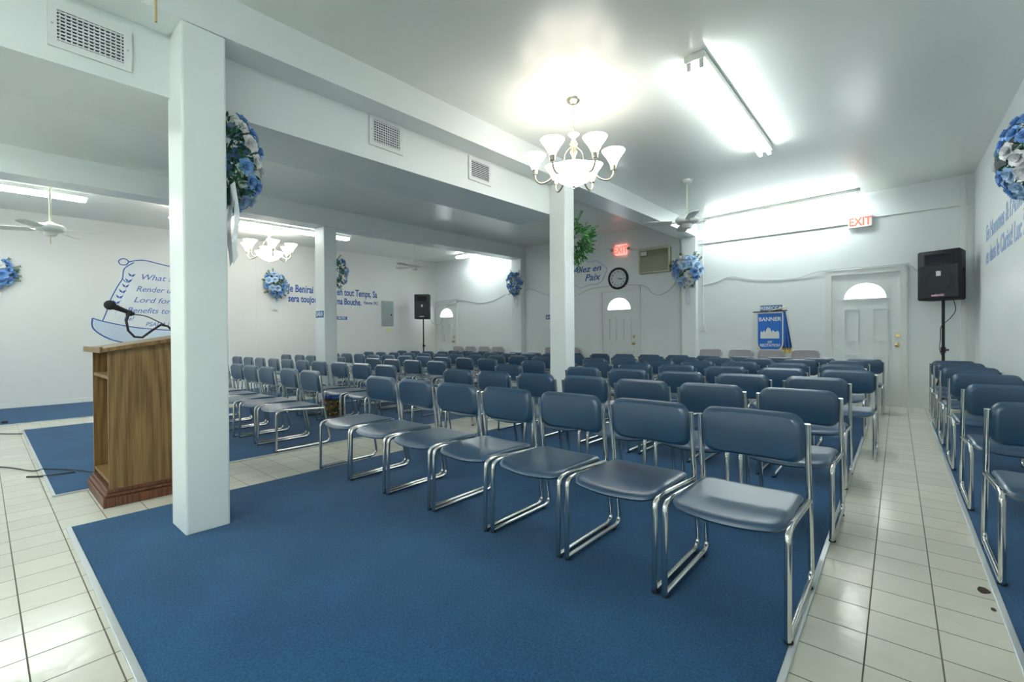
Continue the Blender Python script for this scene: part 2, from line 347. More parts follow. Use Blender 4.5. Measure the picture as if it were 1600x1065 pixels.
# ---------------------------------------------------------------- doors
def half(cx, z0, r, rz=None, n=20):
    rz = rz or r
    return [(cx + r * math.cos(PI * k / n), z0 + rz * math.sin(PI * k / n)) for k in range(n + 1)]
def build_door(num, x0, x1, h, fx0, fx1, fz, fh, knobs, lab, panels=True):
    d = bpy.data.objects.new('door_%d' % num, None); COL.objects.link(d); d['kind'] = 'structure'; tag(d, lab, 'door')
    cx = (fx0 + fx1) / 2; r = (fx1 - fx0) / 2
    bm = curve_poly([[(x0 + .01, 0.005), (x1 - .01, 0.005), (x1 - .01, h - .012), (x0 + .01, h - .012)], half(cx, fz, r, fh)[::-1]], 0.044)
    xf(bm, BACK(0, YB + 0.03, 0)); link_mesh('door_slab', bm, M['door'], d)
    # raised rim of the fanlight
    a = half(cx, fz, r, fh, 24)
    bm = curve_poly([half(cx, fz - .028, r + .035, fh + .062, 24), half(cx, fz, r - .002, fh - .002, 24)[::-1]], 0.02)
    xf(bm, BACK(0, YB - 0.001, 0)); link_mesh('fanlight_rim', bm, M['door'], d)
    bm = curve_poly([half(cx, fz - .005, r + .01, fh + .01, 24)], 0.006); xf(bm, BACK(0, YB + 0.03, 0)); link_mesh('fanlight_pane', bm, M['glass'], d)
    if panels:
        W = x1 - x0
        for (a0, a1) in ((.20, .42), (.60, .82)):
            for (z0, z1) in ((1.01, 1.54), (0.22, 0.80)):
                px0, px1 = x0 + W * a0, x0 + W * a1
                bm = bmesh.new()
                box(bm, px0, px1, YB + .000, YB + .012, z0, z1)
                bmesh.ops.delete(bm, geom=[f for f in bm.faces if abs(f.calc_center_median().y - YB) < 1e-4], context='FACES_ONLY')
                bm.free()
                bm = curve_poly([[(px0, z0), (px1, z0), (px1, z1), (px0, z1)], [(px0 + .022, z0 + .022), (px0 + .022, z1 - .022), (px1 - .022, z1 - .022), (px1 - .022, z0 + .022)]], 0.026)
                xf(bm, BACK(0, YB - .003, 0)); link_mesh('panel_moulding', bm, M['door'], d)
    for i, (kx, kz) in enumerate(knobs):
        bm = bmesh.new()
        lathe(bm, [(0.034, 0.0), (0.034, -.008), (0.012, -.012), (0.012, -.035), (0.028, -.045), (0.030, -.06), (0.018, -.072), (0, -.074)] if i else [(0.032, 0), (0.032, -.012), (0.026, -.02), (0.012, -.02), (0.012, -.03), (0, -.03)], (kx, YB + .008, kz), 16, 'y')
        link_mesh('door_knob' if i else 'deadbolt', bm, M['brass'], d, True)
    # casing, fixed to the wall
    bm = bmesh.new(); box(bm, x0 - .065, x0 + .02, YB - .02, YB + .007, 0, h + .06); box(bm, x1 - .02, x1 + .065, YB - .02, YB + .007, 0, h + .06); box(bm, x0 - .065, x1 + .065, YB - .021, YB + .007, h - .022, h + .06)
    link_mesh('door_frame', bm, M['trim'], d)
    bm = bmesh.new(); box(bm, x0, x1, YB - .03, YB + .05, 0.0, 0.012); link_mesh('threshold', bm, M['strip'], d)
    # hinges
    for hz in (0.3, 1.0, 1.75):
        link_mesh('hinge', B(x0 + .002, x0 + .018, YB - .004, YB + .012, hz, hz + .09), M['trim'], d)
    return d
build_door(1, *doors[0], -0.669, -0.134, 1.704, 0.245, [(0.003, 1.099), (-0.001, 0.95)], 'white panelled back door at the right end with half-round window and brass knob')
build_door(2, *doors[1], -5.02, -4.46, 1.72, 0.26, [(-4.385, 1.112), (-4.385, 0.967)], 'white back door under the round black wall clock')
build_door(3, *doors[2], -10.80, -10.22, 1.75, 0.26, [(-10.18, 1.143), (-10.18, 1.0)], 'white back door at the far left beside the small speaker')

# ---------------------------------------------------------------- carpets and edge strips
CT = 0.008
def carpet(x0, x1, y0, y1, lab):
    return tag(link_mesh('carpet', B(x0, x1, y0, y1, 0.0005, CT, bev=.002), M['carpet']), lab, 'carpet')
XA0, XA1, YA = -3.693, -0.292, 0.337
carpet(XA0, XA1, YA, 7.95, 'largest blue carpet in front, holding the near chairs and the nearest pillar')
carpet(-8.18, -4.54, YA, 7.95, 'blue carpet behind the lectern, under the middle block of chairs')
carpet(XL + .015, -8.86, -3.0, 7.95, 'narrow blue carpet along the far left wall')
carpet(0.33, XR - .012, -1.5, 7.75, 'blue carpet strip along the right wall under the single file of chairs')
n_tr = 20
def strip(x0, x1, y0, y1):
    global n_tr; n_tr += 1
    struct('trim_%d' % n_tr, B(x0, x1, y0, y1, 0.0, 0.011, bev=.002), M['strip'])
strip(XA0 - .01, XA1 + .022, YA - .024, YA)
strip(XA1, XA1 + .022, YA, 7.95)
strip(0.308, 0.33, -1.5, 7.75)
strip(-8.19, -4.53, YA - .018, YA)
strip(-4.54, -4.525, YA, 7.95)
strip(-8.86, -8.845, -3.0, 7.95)

# ---------------------------------------------------------------- chairs
SEAT_MESH = {}
def ring_pad(W, D, th, corner, zfun, edge=0.012, nseg=6, frontbulge=0.0):
    """rounded cushion in x (W) and y (D); returns bmesh. zfun(x,y) -> height of the top surface"""
    def outline(s_in):
        pts = []; hw = W / 2 - s_in; hd = D / 2 - s_in; c = max(0.004, corner - s_in)
        for qx, qy, a0 in ((1, 1, 0), (-1, 1, PI / 2), (-1, -1, PI), (1, -1, 3 * PI / 2)):
            for k in range(nseg + 1):
                a = a0 + PI / 2 * k / nseg
                pts.append((qx * (hw - c) + c * math.cos(a), qy * (hd - c) + c * math.sin(a)))
        # subdivide the long runs
        out = []
        n = len(pts)
        for i in range(n):
            p, q = pts[i], pts[(i + 1) % n]; out.append(p)
            if math.hypot(q[0] - p[0], q[1] - p[1]) > 0.05:
                for t in (.17, .33, .5, .67, .83): out.append((p[0] + (q[0] - p[0]) * t, p[1] + (q[1] - p[1]) * t))
        return [(x, y - (frontbulge * (1 - (2 * x / W) ** 2) if y < 0 else 0) * min(1, -y / (D / 2))) for x, y in out]
    # keep counts equal between insets: build from the outer outline and move inwards
    base = outline(0.0); N = len(base)
    def inset(s):
        fx = 1 - s / (W / 2); fy = fx if s > .03 else 1 - s / (D / 2)
        return [(x * fx, y * fy) for x, y in base]
    bm = bmesh.new(); rings = []
    steps = [(W * .30, -th, 1), (edge * 1.2, -th, 0), (edge * .35, -th + edge * .5, 0), (0, -th / 2, 0), (edge * .35, -edge * .5, 0), (edge * 1.2, 0, 0), (0.035, 0, 0), (W * .17, 0, 0), (W * .26, 0, 0), (W * .36, 0, 0), (W * .45, 0, 0)]
    for s, dz, _ in steps:
        rings.append([bm.verts.new((x, y, zfun(x, y) + dz)) for x, y in inset(s)])
    for a, b in zip(rings, rings[1:]):
        for k in range(N): bm.faces.new((a[k], a[(k + 1) % N], b[(k + 1) % N], b[k]))
    c0 = bm.verts.new((0, 0, zfun(0, 0) - th)); c1 = bm.verts.new((0, 0, zfun(0, 0)))
    for k in range(N):
        bm.faces.new((c0, rings[0][(k + 1) % N], rings[0][k])); bm.faces.new((c1, rings[-1][k], rings[-1][(k + 1) % N]))
    return bm
CH_W = 0.472; TR = 0.0125; HX = CH_W / 2 - TR
def seat_bm():
    def z(x, y): return -.010 * y - 0.006 * (1 - (x / .21) ** 2) - 0.016 * (max(0, -y - .09) / .13) ** 2
    bm = ring_pad(0.424, 0.44, 0.032, 0.05, z, edge=0.013, frontbulge=0.03)
    bmesh.ops.translate(bm, vec=(0, 0.248, 0.413), verts=bm.verts[:]); return bm
def back_bm():
    def z(x, y): return 0.010 * (x / .2) ** 2 - 0.012 * (y / .12) ** 2
    bm = ring_pad(0.428, 0.222, 0.050, 0.056, z, edge=0.020)
    # pad plane -> upright: local y -> z, local z(top) -> -y (towards the sitter)
    m = Matrix.Translation((0, 0.437, 0.640)) @ Matrix.Rotation(math.radians(90 + 5), 4, 'X')
    bm.transform(m); return bm
def side_bm(sx):
    x = sx * HX
    p = fillet([(x, 0.492, 0.372), (x, 0.075, 0.398), (x, 0.012, 0.385), (x, 0.004, TR), (x, 0.012, TR), (x, 0.552, TR), (x, 0.492, 0.365), (x, 0.446, 0.712)],
               [0.05, 0.05, 0.004, 0.004, 0.065, 0.05], 5)
    bm = bmesh.new(); tube(bm, p, TR, 10); return bm
def glide_bm(sx, y):
    bm = bmesh.new(); lathe(bm, [(0.011, 0.0), (0.016, 0.0), (0.017, 0.006), (0.014, 0.012)], (sx * HX, y, -0.0005), 10); return bm
def make_chair():
    t = thing('stacking_chair', 'x', 'chair')
    link_mesh('seat', seat_bm(), M['vinyl'], t, True)
    link_mesh('backrest', back_bm(), M['vinyl'], t, True)
    for s in (-1, 1): link_mesh('side_frame', side_bm(s), M['chrome'], t, True)
    for y in (0.11, 0.40):
        bm = bmesh.new(); tube(bm, fillet([(-HX, y, .385 - .02 * y), (-.15, y, .362 - .02 * y), (.15, y, .362 - .02 * y), (HX, y, .385 - .02 * y)], .03), 0.009, 8)
        link_mesh('cross_bar', bm, M['chrome'], t, True)
    for s in (-1, 1):
        for y in (0.012, 0.47): link_mesh('glide', glide_bm(s, y), M['blackmetal'], t, True)
    return t
chair0 = make_chair(); parts0 = list(chair0.children)
used = []
RUGS = [(XA0 - .02, XA1 + .025, YA - .03, 7.96), (-8.2, -4.52, YA - .03, 7.96), (XL, -8.84, -3, 7.96), (0.30, XR, -1.5, 7.76)]
def ground(x, y):
    return 0.0118 if any(x + CH_W / 2 > a and x - CH_W / 2 < b and y + .56 > c and y - .01 < d for a, b, c, d in RUGS) else 0.0006
ordn = ['first', 'second', 'third', 'fourth', 'fifth', 'sixth', 'seventh', 'eighth', 'ninth', 'tenth', 'eleventh', 'twelfth', 'thirteenth']
def place_chair(x, y, z, label, group, rz=0.0, proto=None, protoparts=None, flag=None, far=False):
    proto = proto or chair0; protoparts = protoparts or parts0; flag = used if flag is None else flag
    if not flag:
        r = proto; flag.append(1)
    else:
        r = proto.copy(); COL.objects.link(r)
        for ch in protoparts:
            if far and ch.name.startswith(('glide',)): continue
            c = ch.copy(); COL.objects.link(c); c.parent = r
    r.location = (x, y, z); r.rotation_euler = (0, 0, rz); r['label'] = label; r['group'] = group
    return r
PIL = [(-3.30, -3.02, 0.734, 0.956), (-3.25, -3.018, 4.535, 4.735), (-7.745, -7.418, 3.80, 4.03), (-7.745, -7.418, 9.08, 9.27), (-10.75, -10.1, 8.0, 8.6)]
def blocked(x, y):
    for a, b, c, d in PIL:
        if x + CH_W / 2 > a - .01 and x - CH_W / 2 < b + .01 and y + .57 > c - .01 and y - .02 < d + .01: return True
    return False
YR = [1.845, 2.915, 3.965, 5.03, 6.09, 7.13, 8.10]
near = [(-0.283, .4925, 7), (-0.250, .525, 7), (-0.270, .552, 7), (-0.140, .552, 8), (-0.26, .548, 7), (-0.27, .548, 7), (-0.145, .556, 9)]
rown = ['front row', 'second row', 'third row', 'fourth row', 'fifth row', 'sixth row', 'rearmost row']
for k, (xr, sp, n) in enumerate(near):
    for i in range(n):
        x = xr - CH_W / 2 - i * sp
        if blocked(x, YR[k]): continue
        y = YR[k] + rnd.uniform(-.012, .012); z = ground(x, y)
        lab = 'navy chrome-framed chair, near block, %s, %s from the right aisle' % (rown[k], ordn[i])
        place_chair(x, y, z, lab, 'navy chairs of the near block', rnd.uniform(-.012, .012), far=k > 2)
mid = [(-4.545, .548, 7), (-4.78, .565, 10), (-5.02, .562, 10), (-4.98, .56, 10), (-4.62, .56, 11), (-4.62, .56, 11), (-5.25, .56, 10)]
for k, (xr, sp, n) in enumerate(mid):
    for i in range(n):
        x = xr - CH_W / 2 - i * sp
        if blocked(x, YR[k]): continue
        y = YR[k] + rnd.uniform(-.02, .02)
        lab = 'navy chrome-framed chair, far block, %s, %s from the central tiled aisle' % (rown[k], ordn[i])
        place_chair(x, y, ground(x, y), lab, 'navy chairs of the far block', rnd.uniform(-.03, .03), far=k > 0)
for k, y in enumerate([1.66, 2.87, 3.97, 5.08, 6.17, 7.16, 8.02]):
    lab = 'navy chrome-framed chair in single file along the right wall, %s from the camera' % ordn[k]
    place_chair(0.335 + CH_W / 2, y, ground(.56, y), lab, 'navy chairs along the right wall', 0, far=k > 3)
# greyish mauve taller chairs against the back wall
mv = thing('folding_chair', 'x', 'chair')
def mv_back():
    def z(x, y): return 0.015 * (x / .2) ** 2
    bm = ring_pad(0.40, 0.20, 0.035, 0.05, z, edge=0.012)
    bm.transform(Matrix.Translation((0, 0.33, 0.765)) @ Matrix.Rotation(math.radians(94), 4, 'X')); return bm
link_mesh('backrest', mv_back(), M['mauve'], mv, True)
bm = ring_pad(0.38, 0.34, 0.03, 0.05, lambda x, y: 0, edge=0.012); bmesh.ops.translate(bm, vec=(0, .20, .44), verts=bm.verts[:]); link_mesh('seat', bm, M['mauve'], mv, True)
for s in (-1, 1):
    link_mesh('leg', T([(s * .205, 0.02, 0.0), (s * .205, 0.36, 0.80)], .010, 8), M['chrome'], mv, True)
    link_mesh('leg', T([(s * .185, 0.38, 0.0), (s * .185, 0.06, 0.44)], .010, 8), M['chrome'], mv, True)
mvp = list(mv.children); mvu = []
for i, x in enumerate([-1.20, -1.72, -2.22, -2.75, -5.95, -6.50, -8.30, -8.82, -9.36, -9.9]):
    place_chair(x, 8.82, 0.0, 'greyish mauve folding chair against the back wall, %s from the right-hand door' % ordn[i], 'mauve chairs along the back wall', 0, mv, mvp, mvu)

# ---------------------------------------------------------------- fluorescent fixtures
def fixture(name, lab, p0, p1, zf, hang=0.0):
    """strip light along p0->p1 (same x or y) fixed under the ceiling; zf(x,y) = ceiling height"""
    p0 = Vector(p0); p1 = Vector(p1); L = (p1 - p0).length; d = (p1 - p0).normalized(); n = Vector((-d.y, d.x, 0))
    c = (p0 + p1) / 2; z0 = zf(c.x, c.y); tilt = (zf(p1.x, p1.y) - zf(p0.x, p0.y)) / L
    t = thing(name, lab, 'ceiling light', (c.x, c.y, z0), 0)
    ang = math.atan2(d.y, d.x); t.rotation_euler = (0, -math.atan(tilt), ang)
    h = 0.055 + hang
    bm = bmesh.new(); box(bm, -L / 2, L / 2, -.075, .075, -h, -.002 - hang, bev=.006)
    if hang:
        for x in (-L * .35, L * .35): tube(bm, [(x, 0, -.001), (x, 0, -hang - .01)], .006, 6)
    link_mesh('housing', bm, M['enamel'], t)
    for s in (-1, 1):
        link_mesh('fluorescent_tube', T([(-L / 2 + .03, s * .045, -h - .035), (L / 2 - .03, s * .045, -h - .035)], .0175, 12), M['tube'], t, True)
        for e in (-1, 1):
            link_mesh('lamp_holder', B(e * (L / 2 - .03) - .012, e * (L / 2 - .03) + .012, s * .045 - .016, s * .045 + .016, -h - .055, -h + .002, bev=.003), M['enamel'], t)
    return t
cC = lambda x, y: ZC + S * y
cL = lambda x, y: 3.234 + S * y
fixture('strip_light', 'double fluorescent strip light on the ceiling right of the chandelier', (-1.165, 3.50, 0), (-1.165, 5.93, 0), ceilR)
fixture('strip_light', 'fluorescent strip light along the back wall above the right-hand exit sign', (-2.78, 8.90, 0), (-0.44, 8.90, 0), ceilR)
fixture('strip_light', 'long fluorescent strip light at far left above the scroll mural', (-8.9, -1.40, 0), (-8.9, 1.03, 0), cL, 0.06)
fixture('strip_light', 'fluorescent strip light above the far chandelier', (-8.9, 2.95, 0), (-8.9, 5.12, 0), cL, 0.06)
fixture('strip_light', 'fluorescent strip light close to the back wall in the far left bay', (-9.45, 8.72, 0), (-8.05, 8.72, 0), cL, 0.0)
fixture('strip_light', 'added fill strip light on the ceiling behind the camera, out of view', (-1.165, -2.9, 0), (-1.165, -0.47, 0), ceilR)  # extra lamp out of view, added to brighten the right bay
fixture('strip_light', 'added fill strip light on the centre ceiling behind the camera', (-5.9, -2.9, 0), (-5.9, -0.47, 0), cC)  # unseen lamp put in to light the centre bay
fixture('strip_light', 'second added fill strip light on the centre ceiling behind the camera, nearer the duct', (-4.5, -2.9, 0), (-4.5, -0.47, 0), cC)  # second invented lamp here, evens out the room light
fixture('strip_light', 'added fill strip light across the ceiling at the front end behind the camera', (-2.6, -3.2, 0), (-0.2, -3.2, 0), ceilR)  # crosswise lamp added out of view for more even light

# ---------------------------------------------------------------- ceiling fans
def fan(lab, x, y, zc, zm, rot, nb=4, R_=0.56, chain=0.0):
    t = thing('ceiling_fan', lab, 'ceiling fan', (x, y, zc))
    h = zm - zc    # motor top relative to the ceiling (negative)
    link_mesh('canopy', LT([(0.0, 0), (0.075, 0), (0.07, -.03), (0.04, -.055), (0.0, -.06)], n=20), M['enamel'], t, True)
    link_mesh('down_rod', T([(0, 0, -.05), (0, 0, h + .01)], .013, 10), M['cream_rod'], t, True)
    link_mesh('motor_housing', LT([(0, h + .02), (.03, h + .02), (.05, h), (.13, h - .02), (.155, h - .045), (.155, h - .075), (.13, h - .10), (.07, h - .115), (.07, h - .145), (.05, h - .17), (0, h - .175)], n=28), M['enamel'], t, True)
    for k in range(nb):
        a = rot + 2 * PI * k / nb
        bm = bmesh.new()
        o = [(-.055, .20), (.055, .20), (.07, .45), (.062, R_ - .02), (.03, R_ + .02), (-.03, R_ + .02), (-.062, R_ - .02), (-.07, .45)]
        bl = curve_poly([o], 0.008); bl.transform(Matrix.Rotation(a, 4, 'Z') @ Matrix.Translation((0, 0, h - .085)) @ Matrix.Rotation(math.radians(11), 4, 'Y'))
        b_ = link_mesh('blade', bl, M['enamel'], t)
        ir = bmesh.new(); tube(ir, [(0, .12, h - .085), (0, .17, h - .092), (0, .24, h - .085)], .01, 6); ir.transform(Matrix.Rotation(a, 4, 'Z')); link_mesh('blade_iron', ir, M['enamel'], t, True)
        bm.free()
    if chain: link_mesh('pull_chain', T([(.03, 0, h - .16), (.03, 0, h - .16 - chain)], .0035, 6), M['brass'], t, True)
    return t
fan('white ceiling fan beside the beam end, in front of the right strip light', -2.23, 6.39, ceilR(-2.23, 6.39), 2.78, .5)
fan('white ceiling fan above the small speaker in the far left corner', -8.75, 6.72, cL(0, 6.72), 2.90, .2)
fan('white ceiling fan on a long rod at the far left, left of the scroll mural', -8.75, .63, cL(0, .63), 2.69, 1.0, chain=.12)
fan('ceiling fan just above the camera, only its pull chain in view', -1.77, .36, ceilR(-1.77, .36), 2.68, .0, chain=.44)

# ---------------------------------------------------------------- chandeliers
def chandelier(lab, x, y, zc, drop, k=1.0, a0=0.0):
    """drop: ceiling to underside of the bowl"""
    t = thing('chandelier', lab, 'chandelier', (x, y, zc)); 
    link_mesh('canopy', LT([(0, 0), (.065, 0), (.06, -.02), (.03, -.04), (.0, -.045)], n=20), M['nickel'], t, True)
    zt = -drop + .46 * k
    bm = bmesh.new()
    n = max(2, int((abs(zt) - .04) / .028))
    for i in range(n):
        zc_ = -.04 - (abs(zt) - .04) * (i + .5) / n; rr = (abs(zt) - .04) / n * .62
        pts = [((.009 * math.cos(q), 0, zc_ + rr * math.sin(q)) if i % 2 else (0, .009 * math.cos(q), zc_ + rr * math.sin(q))) for q in [2 * PI * j / 10 for j in range(10)]]
        tube(bm, pts, .0022, 5, closed=True)
    link_mesh('chain', bm, M['nickel'], t, True)
    z0 = -drop
    link_mesh('glass_cup', LT([(.0, zt - .035 * k), (.02 * k, zt - .03 * k), (.04 * k, zt - .01 * k), (.05 * k, zt)], n=20), M['shade'], t, True)
    link_mesh('centre_column', LT([(0, zt - .03 * k), (.018 * k, zt - .05 * k), (.04 * k, zt - .09 * k), (.02 * k, zt - .12 * k), (.035 * k, zt - .16 * k), (.015 * k, zt - .2 * k), (.02 * k, z0 + .14 * k), (0, z0 + .12 * k)], n=16), M['nickel'], t, True)
    bw = link_mesh('glass_bowl', LT([(0, z0), (.06 * k, z0 + .012 * k), (.13 * k, z0 + .05 * k), (.19 * k, z0 + .11 * k), (.215 * k, z0 + .155 * k), (.205 * k, z0 + .155 * k), (.12 * k, z0 + .075 * k), (0, z0 + .04 * k)], n=32), M['shade'], t, True)
    link_mesh('finial', LT([(0, z0 - .03 * k), (.010 * k, z0 - .022 * k), (.006 * k, z0 - .012 * k), (.016 * k, z0 - .002 * k), (.0, z0 + .006 * k)], n=12), M['nickel'], bw, True)
    bm = bmesh.new()
    for j in range(3):
        a = a0 + j * 2 * PI / 3; c, s = math.cos(a), math.sin(a)
        p = [(0.02 * c, .02 * s, zt - .1 * k), (.09 * k * c, .09 * k * s, zt - .14 * k), (.10 * k * c, .10 * k * s, z0 + .24 * k), (.14 * k * c, .14 * k * s, z0 + .17 * k)]
        tube(bm, fillet(p, .08 * k), .005 * k, 6)
    link_mesh('scroll_frame', bm, M['nickel'], t, True)
    for j in range(6):
        a = a0 + (j + .5) * PI / 3; c, s = math.cos(a), math.sin(a)
        rad = .345 * k
        p = [(.17 * k, z0 + .13 * k), (.22 * k, z0 + .055 * k), (.30 * k, z0 + .035 * k), (rad, z0 + .08 * k), (rad, z0 + .135 * k)]
        pts = fillet([(r * c, r * s, z) for r, z in p], .06 * k, 5)
        arm = link_mesh('arm', T(pts, .0085 * k, 8), M['nickel'], t, True)
        link_mesh('socket', LT([(0, z0 + .12 * k), (.022 * k, z0 + .125 * k), (.028 * k, z0 + .16 * k), (.024 * k, z0 + .175 * k), (0, z0 + .175 * k)], (rad * c, rad * s, 0), 12), M['nickel'], arm, True)
        link_mesh('bell_shade', LT([(.026 * k, z0 + .165 * k), (.035 * k, z0 + .19 * k), (.06 * k, z0 + .235 * k), (.09 * k, z0 + .275 * k), (.102 * k, z0 + .295 * k), (.097 * k, z0 + .295 * k), (.05 * k, z0 + .235 * k), (.02 * k, z0 + .18 * k)], (rad * c, rad * s, 0), 20), M['shade'], arm, True)
    return t
chandelier('brass chandelier with six lit bell shades hanging over the middle pillar', -2.185, 3.426, ceilR(-2.185, 3.426), .77, 1.0, math.atan2(-.843, .538))
chandelier('lit chandelier in the far left bay above the flower wreath', -9.6, 3.78, cL(0, 3.78), .66, 1.2, .3)
chandelier('lit chandelier almost hidden behind the nearest pillar', -8.75, 2.28, cL(0, 2.28), .50, .8, .2)

# ---------------------------------------------------------------- vents on the duct
def vent(y0, y1, z0, z1, lab, both=True):
    X = -3.244; t = thing('air_vent', lab, 'air vent', (X, (y0 + y1) / 2, z0))
    w_, h_ = y1 - y0, z1 - z0; fr = .034; Mx = LEFT(0, 0, 0)
    o = [(-w_ / 2, 0), (w_ / 2, 0), (w_ / 2, h_), (-w_ / 2, h_)]; i_ = [(-w_ / 2 + fr, fr), (-w_ / 2 + fr, h_ - fr), (w_ / 2 - fr, h_ - fr), (w_ / 2 - fr, fr)]
    bm = curve_poly([o, i_], .012); bm.transform(LEFT(.0065, 0, 0)); link_mesh('frame', bm, M['white'], t)
    link_mesh('dark_backing', B(.0005, .002, -w_ / 2 + fr, w_ / 2 - fr, fr, h_ - fr), M['darkhole'], t)
    nz = 9
    for k in range(nz):
        z = fr + (h_ - 2 * fr) * (k + .5) / nz
        link_mesh('slat', B(.003, .010, -w_ / 2 + fr, w_ / 2 - fr, z - .0035, z + .0035), M['white'], t)
    if both:
        for k in range(12):
            y = -w_ / 2 + fr + (w_ - 2 * fr) * (k + .5) / 12
            link_mesh('vertical_slat', B(.0022, .006, y - .003, y + .003, fr, h_ - fr), M['white'], t)
    for s in (-1, 1): link_mesh('screw', LT([(0, .0135), (.005, .0135), (.005, .012)], (0, s * (w_ / 2 - .017), h_ / 2), 8, 'x'), M['nickel'], t)
vent(.232, .560, 2.585, 2.81, 'white grid air vent on the duct left of the nearest pillar')
vent(2.046, 2.372, 2.67, 2.918, 'white grid air vent on the duct between the two near pillars')
vent(3.157, 3.483, 2.682, 2.916, 'white louvred air vent on the duct nearest the chandelier', False)

# ---------------------------------------------------------------- back wall things
def exit_sign(lab, x0, x1, z0, z1, dy, lit=False):
    t = thing('exit_sign', lab, 'exit sign', ((x0 + x1) / 2, YB, z0)); w_ = x1 - x0; h_ = z1 - z0
    link_mesh('housing', B(-w_ / 2, w_ / 2, -dy, -.001, 0, h_, bev=.006), M['exitface'] if not lit else M['pinkface'], t)
    bm = text_bm('EXIT', h_ * .95, .004, 0, .004, 'CENTER', 0.78); bm.transform(Matrix.Translation((0, -dy - .002, h_ * .17)) @ BACK(0, 0, 0)); link_mesh('lettering', bm, M['red'], t)
    if lit:
        for s in (-1, 1):
            a = T([(s * w_ / 2, -.05, h_ * .5), (s * (w_ / 2 + .05), -.05, h_ * .5)], .006, 6); link_mesh('bracket', a, M['panel_grey'], t)
            link_mesh('emergency_lamp', LT([(0, -.10), (.03, -.10), (.035, -.06), (.02, -.03), (0, -.03)], (s * (w_ / 2 + .06), 0, h_ * .5), 14, 'y'), M['panel_grey'], t, True)
    return t
exit_sign('white exit sign with red letters left of the right-hand back door', -.608, -.305, 2.845, 3.035, .07)
exit_sign('glowing red exit sign above the round wall clock', -4.80, -4.53, 2.925, 3.15, .06, True)
# clock
t = thing('wall_clock', 'round white wall clock with thick black rim above the middle door', 'clock', (-4.748, YB, 2.41))
link_mesh('rim', LT([(.245, -.001), (.245, -.03), (.225, -.045), (.198, -.035), (.198, -.02)], n=40, ax='y'), M['black'], t, True)
link_mesh('face', LT([(0, -.022), (.2, -.022), (.2, -.001)], n=40, ax='y'), M['clockface'], t)
for i in range(12):
    a = PI / 2 - (i + 1) * PI / 6; bm = text_bm(str(i + 1), .05, .002, 0, 0.001, 'CENTER'); bm.transform(Matrix.Translation((.155 * math.cos(a), -.024, .155 * math.sin(a) - .018)) @ BACK(0, 0, 0)); link_mesh('numeral', bm, M['black'], t)
for nm, ang, ln, wd in (('hour_hand', -15, .09, .012), ('minute_hand', -8, .13, .008)):
    bm = B(-.01, ln, -.0275, -.0255, -wd / 2, wd / 2); bm.transform(Matrix.Rotation(math.radians(-ang), 4, 'Y')); link_mesh(nm, bm, M['black'], t)
# air conditioner
t = thing('air_conditioner', 'beige window air conditioner built into the back wall beside the blue bouquet', 'air conditioner', (-3.88, YB, 2.45))
w_, h_ = .66, .51
bm = curve_poly([[(-w_ / 2, 0), (w_ / 2, 0), (w_ / 2, h_), (-w_ / 2, h_)], [(-w_ / 2 + .03, .035), (-w_ / 2 + .03, h_ - .03), (w_ / 2 - .03, h_ - .03), (w_ / 2 - .03, .035)]], .12); bm.transform(BACK(0, -.062, 0)); link_mesh('casing', bm, M['beige'], t)
link_mesh('front_panel', B(-w_ / 2 + .03, w_ / 2 - .03, -.10, -.005, .035, h_ - .03), M['beige_dark'], t)
bm = bmesh.new()
for k in range(16): z = .05 + k * .019; box(bm, -w_ / 2 + .035, w_ / 2 - .035, -.112, -.100, z, z + .010)
link_mesh('intake_grille', bm, M['beige'], t)
bm = bmesh.new()
for k in range(14): x = -w_ / 2 + .20 + k * .030; box(bm, x, x + .006, -.115, -.100, .37, .46)
box(bm, -w_ / 2 + .19, w_ / 2 - .04, -.115, -.1005, .36, .368)
link_mesh('air_outlet', bm, M['beige'], t)
link_mesh('control_panel', B(-w_ / 2 + .04, -w_ / 2 + .17, -.108, -.0995, .375, .46), M['enamel'], t)
# banner
t = thing('banner', 'blue shield-shaped BANNER with gold fringe hanging on the back wall', 'banner', (-1.752, YB, .80))
def shield(w_, h_, n=14, yo=0.0):
    return [(-w_ / 2, h_)] + [(-w_ / 2 * math.cos(PI / 2 * k / n) ** .8, h_ * .26 * (1 - math.sin(PI / 2 * k / n)) + yo) for k in range(n)] + [(0, yo)] + [(w_ / 2 * math.cos(PI / 2 * k / n) ** .8, h_ * .26 * (1 - math.sin(PI / 2 * k / n)) + yo) for k in range(n - 1, -1, -1)] + [(w_ / 2, h_)]
bm = curve_poly([shield(.425, .73)], .006); bm.transform(BACK(0, -.024, 0)); link_mesh('white_border', bm, M['white'], t)
bm = curve_poly([[(x * .91, z * .95 + .019) for x, z in shield(.425, .73)]], .006); bm.transform(BACK(0, -.0275, 0)); link_mesh('blue_cloth', bm, M['banner_blue'], t)
for body, sz, z, sx in (('BANNER', .10, .575, .92), ('OF', .05, .18, 1.1), ('RECITATION', .07, .115, .78)):
    bm = text_bm(body, sz, .002, 0, .002, 'CENTER', sx); bm.transform(Matrix.Translation((0, -.032, z)) @ BACK(0, 0, 0)); link_mesh('lettering', bm, M['white'], t)
bm = curve_poly([[(-.15, .26), (.15, .26), (.15, .36), (.125, .40), (.10, .38), (.075, .38), (.05, .42), (.03, .37), (.01, .44), (-.03, .46), (-.055, .42), (-.07, .37), (-.09, .41), (-.115, .37), (-.14, .40), (-.15, .36)]], .003); bm.transform(BACK(0, -.033, 0)); link_mesh('group_emblem', bm, M['white'], t)
link_mesh('pole', T([(-.27, -.035, .745), (.27, -.035, .755)], .009, 8), M['blackmetal'], t, True)
link_mesh('pole', T([(-.02, -.05, .745), (.27, -.05, .82)], .007, 8), M['brass'], t, True)
bm = bmesh.new()
